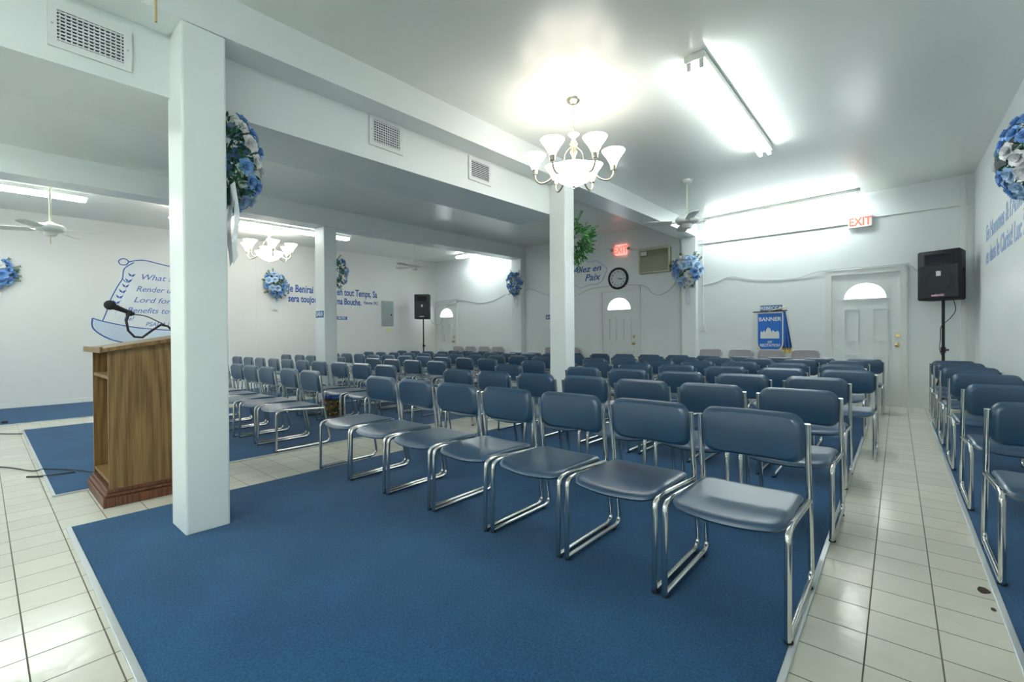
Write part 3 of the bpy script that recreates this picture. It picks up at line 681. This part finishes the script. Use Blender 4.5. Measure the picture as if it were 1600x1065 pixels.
for k in range(12): x = -.19 + k * .034; tube(bm, [(x, -.018, .16 - .13 * (1 - (x / .2) ** 2)), (x + .004, -.018, .075 - .10 * (1 - (x / .2) ** 2))], .012, 5)
link_mesh('gold_fringe', bm, M['gold'], t, True)
bm = curve_poly([[(.20, .74), (.24, .74), (.34, .12), (.33, .06), (.12, .06), (.14, .14), (.21, .4)]], .012); bm.transform(BACK(0, -.012, 0)); link_mesh('folded_flag', bm, M['banner_dark'], t)
for k, (a, m_) in enumerate(((.245, M['banner_blue']), (.30, M['banner_blue']))):
    link_mesh('flag_fold', T([(.222, -.025, .72), (a, -.03, .10)], .012, 6), m_, t, True)
bm = bmesh.new()
for k in range(6): tube(bm, [(.15 + k * .036, -.02, .09), (.155 + k * .038, -.02, .0)], .012, 5)
link_mesh('flag_fringe', bm, M['gold'], t, True)
# name plates
def plate(lab, txt, mtx, w_, h_, ts):
    t = thing('name_plate', lab, 'sign', (0, 0, 0)); t.matrix_world = mtx
    link_mesh('board', B(-w_ / 2, w_ / 2, 0, h_, 0.001, .008), M['blue_plate'], t)
    bm = text_bm(txt, ts, .002, 0, .0015, 'CENTER', .95); bm.transform(Matrix.Translation((0, h_ * .22, .009))); link_mesh('lettering', bm, M['white'], t)
plate('small blue plate reading REBECCA above the banner', 'REBECCA', BACK(-1.735, YB, 1.555), .35, .105, .085)
plate('small blue plate reading SARA on the far pillar', 'SARA', BACK(-7.58, 3.80, 1.47), .26, .115, .105)
plate('small blue plate on the back wall left of the middle pillar', 'RACHEL', BACK(-6.58, YB, 1.56), .34, .11, .085)
plate('small blue plate on the left wall right of the far pillar', 'RUTH', LEFT(XL, 6.10, 1.60), .30, .085, .08)

# electrical panel and note on the left wall
t = thing('breaker_panel', 'grey electrical breaker panel on the far left wall', 'electrical panel', (XL, 7.49, 1.465))
link_mesh('cabinet', B(.001, .03, -.19, .19, 0, .70, bev=.004), M['panel_grey'], t)
link_mesh('panel_door', B(.03, .036, -.165, .165, .04, .66, bev=.002), M['panel_grey'], t)
link_mesh('latch', B(.036, .044, .09, .12, .28, .33), M['black'], t)
tag(link_mesh('paper_note', B(XL + .001, XL + .003, 7.42, 7.64, 1.28, 1.40), M['note']), 'yellowish paper note stuck below the grey breaker panel', 'note')

# ---------------------------------------------------------------- painted wall texts
def wtext(body, size, mtx, m_, parent, shear=0.0, bold=.003, sx=1.0, fit=None):
    bm = text_bm(body, size, .002, shear, bold)
    if fit:
        xs = [v.co.x for v in bm.verts]; k = fit / (max(xs) - min(xs)); bmesh.ops.scale(bm, vec=(k, 1, 1), verts=bm.verts[:])
    bm.transform(mtx); return link_mesh('lettering', bm, m_, parent)
t = thing('painted_verse', 'blue painted French verse beginning Je Benirai on the far left wall', 'wall lettering')
wtext('Je Benirai l\'Eternel en tout Temps, Sa', .25, LEFT(XL + .002, 4.745, 2.235), M['blue_paint'], t, .05, .006, fit=2.43)
wtext('sera toujours dans ma Bouche.', .235, LEFT(XL + .002, 4.745, 2.00), M['blue_paint'], t, .05, .006, fit=1.92)
wtext('Psaume 34:2', .13, LEFT(XL + .002, 6.74, 2.04), M['blue_paint'], t, .1, 0.001, fit=.44)
t = thing('painted_verse', 'two lines of blue painted verse on the right wall under the bouquet', 'wall lettering')
wtext('En Hommes & l\'Amour', .27, RIGHT(XR - .002, 8.15, 2.26), M['blue_paint_light'], t, .1, .004, fit=2.4)
wtext('es dans le Christ! Luc 2', .27, RIGHT(XR - .002, 8.15, 1.98), M['blue_paint_light'], t, .1, .004, fit=2.3)
t = thing('painted_motto', 'blue painted words Allez en Paix in a cloud outline left of the clock', 'wall lettering')
wtext('Allez en', .20, BACK(-5.95, YB - .002, 2.64), M['blue_paint'], t, .3, .003, fit=.78)
wtext('Paix', .22, BACK(-5.62, YB - .002, 2.43), M['blue_paint'], t, .3, .003, fit=.42)
cl = []
for k in range(40):
    a = 2 * PI * k / 40; cl.append((-5.60 + (.56 + .03 * math.sin(6 * a)) * math.cos(a), YB - .003, 2.60 + (.30 + .03 * math.cos(7 * a)) * math.sin(a)))
bm = bmesh.new(); tube(bm, cl, .006, 5, closed=True); link_mesh('cloud_outline', bm, M['blue_paint_light'], t)
# scroll mural on the left wall
t = thing('scroll_mural', 'painted blue scroll with psalm verse on the far left wall behind the lectern', 'mural')
def stroke(pts, r, m_, nm='painted_line', closed=False):
    sm = []
    P_ = [Vector((XL + .003, y, z)) for y, z in pts]
    n = len(P_)
    for i in range(n if closed else n - 1):
        p0, p1, p2, p3 = P_[(i - 1) % n if closed else max(i - 1, 0)], P_[i], P_[(i + 1) % n], P_[(i + 2) % n if closed else min(i + 2, n - 1)]
        for q in range(6):
            u = q / 6; sm.append(.5 * ((2 * p1) + (-p0 + p2) * u + (2 * p0 - 5 * p1 + 4 * p2 - p3) * u * u + (-p0 + 3 * p1 - 3 * p2 + p3) * u ** 3))
    if not closed: sm.append(P_[-1])
    bm = bmesh.new(); tube(bm, sm, r, 6, closed=closed); bmesh.ops.scale(bm, vec=(.25, 1, 1), verts=bm.verts[:], space=Matrix.Translation((-XL, 0, 0))); return link_mesh(nm, bm, m_, t)
bm = curve_poly([[(1.80, 2.60), (2.1, 2.63), (2.5, 2.56), (3.3, 2.54), (3.2, 1.9), (3.1, 1.30), (2.4, 1.28), (1.85, 1.31), (1.45, 1.42), (1.52, 1.7), (1.66, 2.1), (1.74, 2.4)]], .001); bm.transform(LEFT(XL + .001, 0, 0)); link_mesh('pale_parchment', bm, mat('parchment_wash', (0.74, 0.78, 0.80), .6, noise=.08, nscale=2), t)
bm = curve_poly([[(1.31, 1.50), (1.55, 1.42), (2.0, 1.33), (2.6, 1.29), (3.2, 1.30), (3.25, 1.05), (2.6, .98), (2.1, 1.0), (1.6, 1.10), (1.36, 1.27)]], .001); bm.transform(LEFT(XL + .0015, 0, 0)); link_mesh('scroll_roll', bm, mat('pale_blue_wash', (0.60, 0.71, 0.82), .6, noise=.1, nscale=2), t)
stroke([(1.73, 2.62), (1.68, 2.57), (1.71, 2.51), (1.79, 2.52), (1.82, 2.58), (1.78, 2.62)], .010, M['blue_paint'], closed=True)
stroke([(1.82, 2.57), (2.05, 2.63), (2.5, 2.56), (3.3, 2.54)], .011, M['blue_paint'])
stroke([(1.90, 2.57), (1.76, 2.44), (1.73, 2.25), (1.66, 2.1), (1.56, 1.85), (1.50, 1.62), (1.44, 1.44)], .010, M['blue_paint'])
stroke([(1.73, 2.25), (1.78, 2.19), (1.84, 2.2)], .008, M['blue_paint'])
stroke([(3.3, 2.54), (3.22, 2.0), (3.12, 1.32)], .010, M['blue_paint'])
stroke([(1.31, 1.50), (1.55, 1.42), (2.0, 1.33), (2.6, 1.29), (3.2, 1.30)], .011, M['blue_paint'])
stroke([(1.31, 1.50), (1.33, 1.30), (1.6, 1.10), (2.1, 1.0), (2.6, .98), (3.25, 1.05)], .012, M['blue_paint'])
for k in range(7):
    y = 1.86 - .055 * k + .01 * k; z = 2.30 - .105 * k
    for s in (-1, 1):
        bm = curve_poly([[(0, 0), (.03, .022), (.085, .012), (.03, -.014)]], .002); bm.transform(LEFT(XL + .003, y, z) @ Matrix.Rotation(math.radians(35 if s > 0 else 115), 4, 'Z')); link_mesh('painted_leaf', bm, M['blue_paint'], t)
stroke([(1.92, 2.36), (1.80, 2.12), (1.68, 1.78), (1.62, 1.58)], .005, M['blue_paint_light'])
for body, y, z, sz, m_ in (('What shall I', 1.98, 2.26, .19, M['blue_paint']), ('Render unto the', 1.92, 2.03, .18, M['blue_paint']), ('Lord for all His', 1.88, 1.82, .18, M['blue_paint']), ('Benefits toward', 1.78, 1.62, .18, M['blue_paint']), ('Me?', 1.74, 1.47, .14, M['blue_paint_light']), ('PSALM 116:12', 2.06, 1.37, .14, M['blue_paint'])):
    wtext(body, sz * .82, LEFT(XL + .003, y, z), M['mid_blue'], t, .35, 0.001, fit=len(body) * sz * .36)

# ---------------------------------------------------------------- hanging cables on the back wall
def cable(lab, pts, r=.006, m_=None):
    P_ = [Vector(p) for p in pts]; sm = []
    for i in range(len(P_) - 1):
        p0, p1, p2, p3 = P_[max(i - 1, 0)], P_[i], P_[i + 1], P_[min(i + 2, len(P_) - 1)]
        for q in range(6):
            u = q / 6; sm.append(.5 * ((2 * p1) + (-p0 + p2) * u + (2 * p0 - 5 * p1 + 4 * p2 - p3) * u * u + (-p0 + 3 * p1 - 3 * p2 + p3) * u ** 3))
    sm.append(P_[-1]); return tag(link_mesh('cable', T(sm, r, 6), m_ or M['whitecable'], None, True), lab, 'cable')
w_y = YB - .012
cable('thin pale cable looping along the back wall to the right-hand door', [(-2.95, w_y, 2.10), (-2.65, w_y, 2.16), (-2.41, w_y, 2.24), (-2.07, w_y, 2.152), (-1.8, w_y, 2.118), (-1.33, w_y, 2.115), (-.94, w_y - .02, 2.20), (.05, w_y - .02, 2.20), (.125, w_y - .02, 2.20), (.25, w_y, 2.05)])
cable('thin pale cable over the middle door and below the air conditioner', [(-5.80, w_y, 2.11), (-5.34, w_y - .02, 2.24), (-4.24, w_y - .02, 2.225), (-3.95, w_y, 2.03), (-3.80, w_y, 1.98), (-3.6, w_y, 2.07), (-3.44, w_y, 2.24)])
cable('thin pale cable sagging over the far left door', [(-11.0, w_y - .02, 2.235), (-10.01, w_y - .02, 2.26), (-9.8, w_y, 2.22), (-9.07, w_y, 2.10), (-8.6, w_y, 2.13), (-8.1, w_y, 2.28)])
cable('thin pale cable sagging between the back wall pillar and the near pillar', [(-7.40, w_y, 2.33), (-7.22, w_y, 2.36), (-6.6, w_y, 2.15), (-5.85, w_y, 2.10)])
cf = .006
cable('black cable lying along the tiles at the left edge', [(-8.8, -.35, cf), (-8.08, .141, cf), (-7.86, .31, cf)], .006, M['cable'])
cable('black cable on the floor running under the lectern', [(-6.6, -.35, cf), (-5.95, .10, cf), (-5.55, .27, cf), (-5.5, .345, CT + cf), (-5.236, .515, CT + cf), (-4.75, .72, CT + cf)], .005, M['cable'])
cable('black cable end lying doubled on the floor left of the lectern', [(-5.334, .233, cf), (-5.26, .31, cf + .002), (-5.212, .398, CT + cf), (-5.18, .50, CT + cf)], .008, M['cable'])
bm = bmesh.new(); lathe(bm, [(0, 0), (.03, 0), (.035, .012), (.025, .03), (0, .034)], (-9.05, .20, CT), 14)
tag(link_mesh('floor_plug', bm, M['black'], None, True), 'small black plug lying on the narrow carpet at the left edge', 'plug')

# ---------------------------------------------------------------- speakers on stands
def speaker(lab, labs, cx, cy, z0, ang, w_, h_, d_, foot=.45):
    """front faces local -Y"""
    t = thing('loudspeaker', lab, 'speaker', (cx, cy, z0), ang)
    ft = [(-w_ / 2, -d_ / 2), (w_ / 2, -d_ / 2), (w_ * .40, d_ / 2), (-w_ * .40, d_ / 2)]
    bm = curve_poly([ft], h_); bm.transform(Matrix.Translation((0, 0, h_ / 2)))
    bmesh.ops.bevel(bm, geom=[e for e in bm.edges if len(e.link_faces) == 2 and e.calc_face_angle(0) > .5], offset=.012, segments=2, affect='EDGES')
    link_mesh('cabinet', bm, M['speaker_carpet'], t)
    y = -d_ / 2
    # horn
    bm = bmesh.new(); hw, hh = w_ * .30, h_ * .09; zc = h_ * .82
    o = [(-hw, zc - hh), (hw, zc - hh), (hw, zc + hh), (-hw, zc + hh)]
    fr = curve_poly([[(x * 1.08, zc + (z - zc) * 1.2) for x, z in o], o[::-1]], .016); fr.transform(BACK(0, y - .006, 0)); hn = link_mesh('horn', fr, M['black'], t)
    vs = [bm.verts.new((x, y - .004, z)) for x, z in o] + [bm.verts.new((x * .25, y + .0, zc + (z - zc) * .4)) for x, z in o]
    for k in range(4): bm.faces.new((vs[k], vs[(k + 1) % 4], vs[4 + (k + 1) % 4], vs[4 + k]))
    bm.faces.new(vs[4:]); bmesh.ops.translate(bm, vec=(0, -.002, 0), verts=bm.verts[:]); link_mesh('horn_throat', bm, M['darkhole'], hn)
    link_mesh('grille', B(-w_ * .46, w_ * .46, y - .012, y - .001, h_ * .05, h_ * .70, bev=.004), M['grille'], t)
    bm = bmesh.new()
    for rr in (w_ * .38, w_ * .31): 
        tube(bm, [(rr * math.cos(2 * PI * k / 36), y - .013, h_ * .375 + rr * math.sin(2 * PI * k / 36)) for k in range(36)], .003, 5, closed=True)
    link_mesh('woofer_ring', bm, M['speaker_carpet'], t)
    link_mesh('sticker', B(-w_ * .04, w_ * .07, y - .014, y - .0125, h_ * .48, h_ * .58), M['sticker'], t)
    bm = text_bm('seismic', h_ * .07, .002, 0, .002, 'CENTER'); bm.transform(Matrix.Translation((0, y - .014, h_ * .075)) @ BACK(0, 0, 0)); link_mesh('badge', bm, M['badge'], t)
    hb = B(w_ * .43, w_ * .475, -.04, .04, h_ * .55, h_ * .62, bev=.004); link_mesh('side_handle', hb, M['darkhole'], t)
    s = thing('speaker_stand', labs, 'speaker stand', (cx, cy, 0), ang)
    link_mesh('pole', T([(0, 0, .12), (0, 0, z0 - .001)], .018, 12), M['blackmetal'], s, True)
    link_mesh('collar', T([(0, 0, .85), (0, 0, .93)], .028, 12), M['blackmetal'], s, True)
    link_mesh('knob', T([(.02, 0, .89), (.06, 0, .89)], .014, 8), M['black'], s, True)
    for k in range(3):
        a = 2 * PI * k / 3 + .5; c, sn = math.cos(a), math.sin(a)
        link_mesh('leg', T([(.02 * c, .02 * sn, .62), (foot * c, foot * sn, .012)], .012, 8), M['blackmetal'], s, True)
        link_mesh('brace', T([(.015 * c, .015 * sn, .18), (foot * .62 * c, foot * .62 * sn, .245)], .008, 6), M['blackmetal'], s, True)
    return t
speaker('large black loudspeaker raised beside the right-hand back door', 'black tripod stand holding the loudspeaker beside the right-hand door', .50, 8.93, 1.60, math.radians(-22), .47, .70, .33, .22)
speaker('smaller black loudspeaker raised in the far left corner', 'black tripod stand holding the speaker in the far left corner', -10.42, 8.30, 1.66, math.radians(37), .44, .70, .34, .30)
cable('black cable hanging from the loudspeaker beside the right-hand door', [(.60, 8.86, 1.60), (.62, 8.84, 1.45), (.56, 8.86, 1.33), (.475, 8.88, 1.22), (.47, 8.90, 1.05), (.46, 8.87, .9), (.50, 8.86, .75), (.53, 8.87, .6)], .005, M['cable'])
cable('dark cable loop hanging from the speaker in the far left corner', [(-10.30, 8.44, 1.67), (-10.20, 8.5, 1.52), (-10.08, 8.6, 1.50), (-10.02, 8.7, 1.70), (-10.0, 8.9, 2.1), (-10.0, 9.22, 2.25)], .005, M['panel_grey'])

# ---------------------------------------------------------------- lectern and microphone
LX0, LX1, LY0, LY1 = -4.60, -3.975, 0.545, 1.06
t = thing('lectern', 'walnut veneer lectern with open shelves left of the nearest pillar', 'lectern', (-4.26, .80, 0.0))
ox, oy = -4.26, .80
def LP(name, bm, m_): bmesh.ops.translate(bm, vec=(-ox, -oy, 0), verts=bm.verts[:]); return link_mesh(name, bm, m_, t)
bm = bmesh.new(); box(bm, LX0 - .036, LX1 + .036, LY0 - .036, LY1 + .036, .0, .062, bev=.005); LP('plinth', bm, M['wood_dark'])
bm = bmesh.new(); box(bm, LX0 - .026, LX1 + .026, LY0 - .026, LY1 + .026, .062, .085, bev=.008); box(bm, LX0 - .012, LX1 + .012, LY0 - .012, LY1 + .012, .085, .11, bev=.005); LP('base_moulding', bm, M['wood_dark'])
def side_panel(x0, x1):
    b = bmesh.new(); pr = [(LY0, .11), (LY1, .11), (LY1, 1.115), (LY0, 1.025)]
    vs = [[b.verts.new((x, y, z)) for y, z in pr] for x in (x0, x1)]
    b.faces.new(vs[0]); b.faces.new(vs[1][::-1])
    for k in range(4): b.faces.new((vs[0][k], vs[0][(k + 1) % 4], vs[1][(k + 1) % 4], vs[1][k]))
    return b
LP('side_panel', side_panel(LX1 - .02, LX1), M['wood']); LP('side_panel', side_panel(LX0, LX0 + .02), M['wood'])
LP('front_panel', B(LX0 + .02, LX1 - .02, LY1 - .02, LY1, .12, 1.10), M['wood'])
for z in (.14, .84): LP('shelf', B(LX0 + .02, LX1 - .02, LY0 + .004, LY1 - .02, z, z + .022), M['wood'])
bm = B(LX0 - .05, LX1 + .045, LY0 - .04, LY1 + .05, 0, .028, bev=.004)
sl = .09 / (LY1 - LY0)
for v in bm.verts: v.co.z += 1.0255 + (v.co.y - LY0) * sl
LP('sloping_top', bm, M['wood'])
bm = B(LX0 - .05, LX1 + .045, LY0 - .045, LY0 - .03, 0, .04, bev=.003)
for v in bm.verts: v.co.z += 1.0235 - .006
LP('book_ledge', bm, M['wood'])
t = thing('microphone', 'black microphone on a curved gooseneck rising from the lectern', 'microphone', (-4.15, 1.0, 1.14))
g = lambda y, z, x=-4.24: (x + 4.15, y - 1.0, z - 1.14)
link_mesh('gooseneck', T([g(.985, 1.152), g(.955, 1.17), g(.93, 1.205), g(.885, 1.215), g(.83, 1.17), g(.775, 1.12), g(.73, 1.125), g(.695, 1.17), g(.685, 1.24), g(.70, 1.295)], .008, 8), M['black'], t, True)
link_mesh('neck_mount', LT([(0, -.016), (.022, -.016), (.02, .0), (.012, .012), (0, .012)], g(.985, 1.149), 14), M['blackmetal'], t, True)
bm = bmesh.new(); p0, p1 = Vector(g(.73, 1.288)), Vector(g(.585, 1.355)); d = (p1 - p0)
tube(bm, [p0 + d * k for k in (0, .05, .5, .72, .74)], [.010, .0125, .017, .021, .024], 14); link_mesh('body', bm, M['black'], t, True)
bm = bmesh.new(); bmesh.ops.create_uvsphere(bm, u_segments=16, v_segments=12, radius=.034); bmesh.ops.translate(bm, vec=p0 + d * .92, verts=bm.verts[:]); link_mesh('foam_head', bm, mat('mic_mesh', (0.02, 0.02, 0.025), .8, noise=.5, nscale=200), t, True)
link_mesh('clip', T([g(.70, 1.275), g(.70, 1.315)], .018, 10), M['black'], t, True)
link_mesh('mic_cable', T(fillet([g(.73, 1.288), g(.80, 1.28), g(.90, 1.22), g(1.0, 1.16, -4.2), g(1.04, 1.158, -4.15)], .05), .004, 6), M['cable'], t, True)

# ---------------------------------------------------------------- floral tote bag on the floor
t = thing('tote_bag', 'floral patterned bag with blue cloth on the floor under the second-row chairs', 'bag', (-6.135, 3.24, .009), .12)
bm = B(-.16, .16, -.09, .09, 0, .24, bev=.03)
link_mesh('bag_body', bm, M['floral'], t, True)
for s in (-1, 1): link_mesh('handle', T(fillet([(-.07, s * .06, .22), (-.06, s * .06, .31), (.06, s * .06, .31), (.07, s * .06, .22)], .05), .006, 6), M['banner_dark'], t, True)
tt = thing('folded_cloth', 'bright blue folded cloth lying on the floral bag', 'cloth', (-6.135, 3.24, .2565), .12)
bm = ring_pad(.20, .12, .03, .03, lambda x, y: .03 + .008 * math.sin(x * 40), edge=.01); link_mesh('cloth', bm, M['blue_cloth'], tt, True)

# ---------------------------------------------------------------- bouquets
def petal_flower(size, m_, seed):
    r = random.Random(seed); bm = bmesh.new()
    for ring, (n, tilt, sc) in enumerate(((6, 62, 1.0), (5, 40, .78), (4, 18, .5))):
        for k in range(n):
            a = 2 * PI * (k + .5 * ring) / n + r.uniform(-.1, .1)
            L_ = size * sc; W_ = L_ * 1.05; vs = []
            for i in range(4):
                v = i / 3; wd = W_ * math.sin(PI * (.15 + .75 * v)) * .6
                row = []
                for j in (-1, 0, 1):
                    row.append(Vector((j * wd, L_ * v, abs(j) * .22 * L_ * (1 - v * .3) + (.25 * L_ * v * v if ring == 0 else 0) * -1)))
                vs.append(row)
            m4 = Matrix.Rotation(a, 4, 'Z') @ Matrix.Rotation(math.radians(90 - tilt), 4, 'X') @ Matrix.Translation((0, 0, 0))
            vv = [[bm.verts.new(m4 @ p) for p in row] for row in vs]
            for i in range(3):
                for j in range(2): bm.faces.new((vv[i][j], vv[i][j + 1], vv[i + 1][j + 1], vv[i + 1][j]))
    return bm
FL = {k: [] for k in ('petal_blue', 'petal_pale', 'petal_white')}
for k in FL:
    for s in range(2):
        b = petal_flower(.07, None, s); me = bpy.data.meshes.new('flower'); b.to_mesh(me); b.free(); me.materials.append(M[k])
        for p in me.polygons: p.use_smooth = True
        FL[k].append(me)
def leaf_into(bm, base, d, L_, W_, up):
    d = d.normalized(); s = d.cross(up); 
    if s.length < 1e-3: s = Vector((1, 0, 0))
    s.normalize(); n = s.cross(d)
    prof = [(0, .0), (.25, .8), (.55, 1.0), (.85, .55), (1, 0)]
    prev = None
    for v, w_ in prof:
        c = base + d * L_ * v + n * (-.25 * L_ * v * v); cur = [bm.verts.new(c - s * W_ * w_ / 2), bm.verts.new(c + n * W_ * .12), bm.verts.new(c + s * W_ * w_ / 2)]
        if prev:
            for j in range(2): bm.faces.new((prev[j], prev[j + 1], cur[j + 1], cur[j]))
        prev = cur
def bouquet(lab, c, outv, rw, rh, depth, nfl, nlf, cols, ribbon=0.4, leafm='leaf', seed=1, fs=1.0, ribx=0.0, ribw=.05):
    """c: centre on the wall, outv: unit vector away from the wall"""
    r = random.Random(seed); o_ = Vector(outv); side = Vector((0, 0, 1)).cross(o_).normalized()
    t = thing('flower_bouquet', lab, 'flower arrangement', c)
    up = Vector((0, 0, 1)); bm = bmesh.new()
    def shell(a, ph, q=1.0):
        """point and outward normal on the half ellipsoid; ph 0 = rim at the wall, pi/2 = front"""
        cx, cz, cy = math.cos(a) * math.cos(ph), math.sin(a) * math.cos(ph), math.sin(ph)
        taper = 1 - .25 * max(0, -cz)
        p = side * (rw * cx * q * taper) + up * (rh * cz * q) + o_ * (.015 + depth * cy * q)
        return p, (side * cx / rw + up * cz / rh + o_ * (cy + .05) / depth).normalized()
    for k in range(nlf * 2):
        a = r.uniform(0, 2 * PI); ph = r.uniform(0, PI / 2) ** 1.0 * (.55 if k % 2 else 1); q = r.uniform(.5, .95)
        p, n = shell(a, ph, q)
        d = n * r.uniform(.4, 1.2) + Vector((r.uniform(-.6, .6), r.uniform(-.6, .6), r.uniform(-.6, .7)))
        if d.dot(o_) < 0.02: d -= o_ * (d.dot(o_) - .05)
        leaf_into(bm, p, d, r.uniform(.045, .085) * fs, r.uniform(.018, .034) * fs, Vector((r.uniform(-1, 1), r.uniform(-1, 1), 1)))
    for k in range(9):       # sprigs that stick out
        a = r.uniform(0, 2 * PI); p, n = shell(a, .15, .9); d = (n + o_ * .15 + up * r.uniform(-.1, .3)).normalized(); ln = r.uniform(.07, .13) * fs
        for j in range(6):
            for s_ in (-1, 1): leaf_into(bm, p + d * ln * j / 5, d + d.cross(o_) * s_ * .9, .028 * fs, .014 * fs, o_)
    link_mesh('foliage', bm, M[leafm], t, True)
    for k in range(nfl):
        f_ = (k + .5) / max(nfl, 1); ph = math.asin(min(1, .20 + .78 * f_)) if nfl else 0; a = k * 2.39996
        p, n = shell(a, ph * .97, .93)
        me = FL[cols[k % len(cols)]][k % 2]
        f = bpy.data.objects.new('flower', me); COL.objects.link(f); f.parent = t; f.location = p + o_ * .022
        f.rotation_euler = n.to_track_quat('Z', 'Y').to_euler(); sc = (1.3 if fs > .8 else 1.2) * fs * r.uniform(.75, 1.0); f.scale = (sc, sc, sc)
    if ribbon:
        for s in (-1, 1):
            bm = bmesh.new(); prev = None
            for k in range(9):
                v = k / 8; x = ribx + s * ribw * (.25 + .35 * v) + .008 * math.sin(v * 9 + s); z = -rh * .55 - ribbon * v
                cw = ribw * .5
                y = .03 + .012 * math.sin(v * 7 + s)
                cur = [bm.verts.new(side * (x - cw) + o_ * y + Vector((0, 0, z + (.02 if k == 8 else 0)))), bm.verts.new(side * (x + cw) + o_ * (y + .006) + Vector((0, 0, z - (.02 if k == 8 else 0))))]
                if prev: bm.faces.new((prev[0], prev[1], cur[1], cur[0]))
                prev = cur
            link_mesh('ribbon_tail', bm, M['ribbon'], t, True)
    return t
mixc = ['petal_blue', 'petal_white', 'petal_pale', 'petal_blue', 'petal_pale']
bouquet('blue and white silk bouquet with white ribbon on the nearest pillar', (-3.14, .957, 2.20), (0, 1, 0), .145, .31, .19, 26, 150, ['petal_blue', 'petal_white', 'petal_blue', 'petal_pale'], .46, seed=3, fs=.72, ribx=-.10, ribw=.10)
bouquet('bright green leafy bouquet on the rear side of the middle pillar', (-3.06, 4.737, 2.30), (0, 1, 0), .24, .28, .30, 0, 200, mixc, 0, 'leaf_bright', 5, 1.1)
bouquet('small blue bouquet on the rear side of the far pillar', (-7.55, 4.032, 2.28), (0, 1, 0), .20, .28, .20, 10, 90, ['petal_pale', 'petal_blue'], .15, seed=6, fs=.9)
bouquet('round blue and green wreath with ribbon beside the painted French verse', (XL, 4.437, 2.36), (1, 0, 0), .25, .29, .18, 16, 110, ['petal_pale', 'petal_blue', 'petal_pale'], .42, seed=7, fs=1.0)
bouquet('blue bouquet on the far left wall cut by the photo edge', (XL, .17, 2.18), (1, 0, 0), .20, .24, .16, 14, 70, mixc, .25, seed=8, fs=.95)
bouquet('dark blue bouquet with white ribbon on the back wall pillar', (-7.58, 9.08, 2.52), (0, -1, 0), .22, .30, .18, 16, 110, ['petal_blue', 'petal_pale', 'petal_blue'], .45, seed=9, fs=.95)
bouquet('pale blue bouquet with ribbon on the pilaster right of the air conditioner', (-3.17, 9.14, 2.40), (0, -1, 0), .27, .30, .18, 20, 90, ['petal_pale', 'petal_blue', 'petal_white', 'petal_pale'], .5, seed=10, fs=1.15)
bouquet('large blue and white bouquet high on the right wall, cut by the photo edge', (XR, 5.25, 2.48), (-1, 0, 0), .27, .33, .20, 26, 130, ['petal_blue', 'petal_white', 'petal_pale', 'petal_blue'], .30, seed=11, fs=.9, ribw=.12)

# ---------------------------------------------------------------- chipped spots in the tile beside the right strip
for cx_, cy_, rr, lab in ((.283, 2.79, .03, 'larger dark chipped spot in the tile beside the right metal strip'), (.293, 2.62, .013, 'small dark chipped spot in the tile, nearer the camera')):
    o = [(cx_ + rr * (.7 + .3 * rnd.random()) * math.cos(2 * PI * k / 11) * .8, cy_ + rr * (.7 + .4 * rnd.random()) * math.sin(2 * PI * k / 11) * 1.3) for k in range(11)]
    bm = curve_poly([o], .001); bmesh.ops.translate(bm, vec=(0, 0, .0008), verts=bm.verts[:])
    tag(link_mesh('chipped_spot', bm, mat('chipped_grout', (.07, .05, .04), .9, noise=.5, nscale=60)), lab, 'damage')
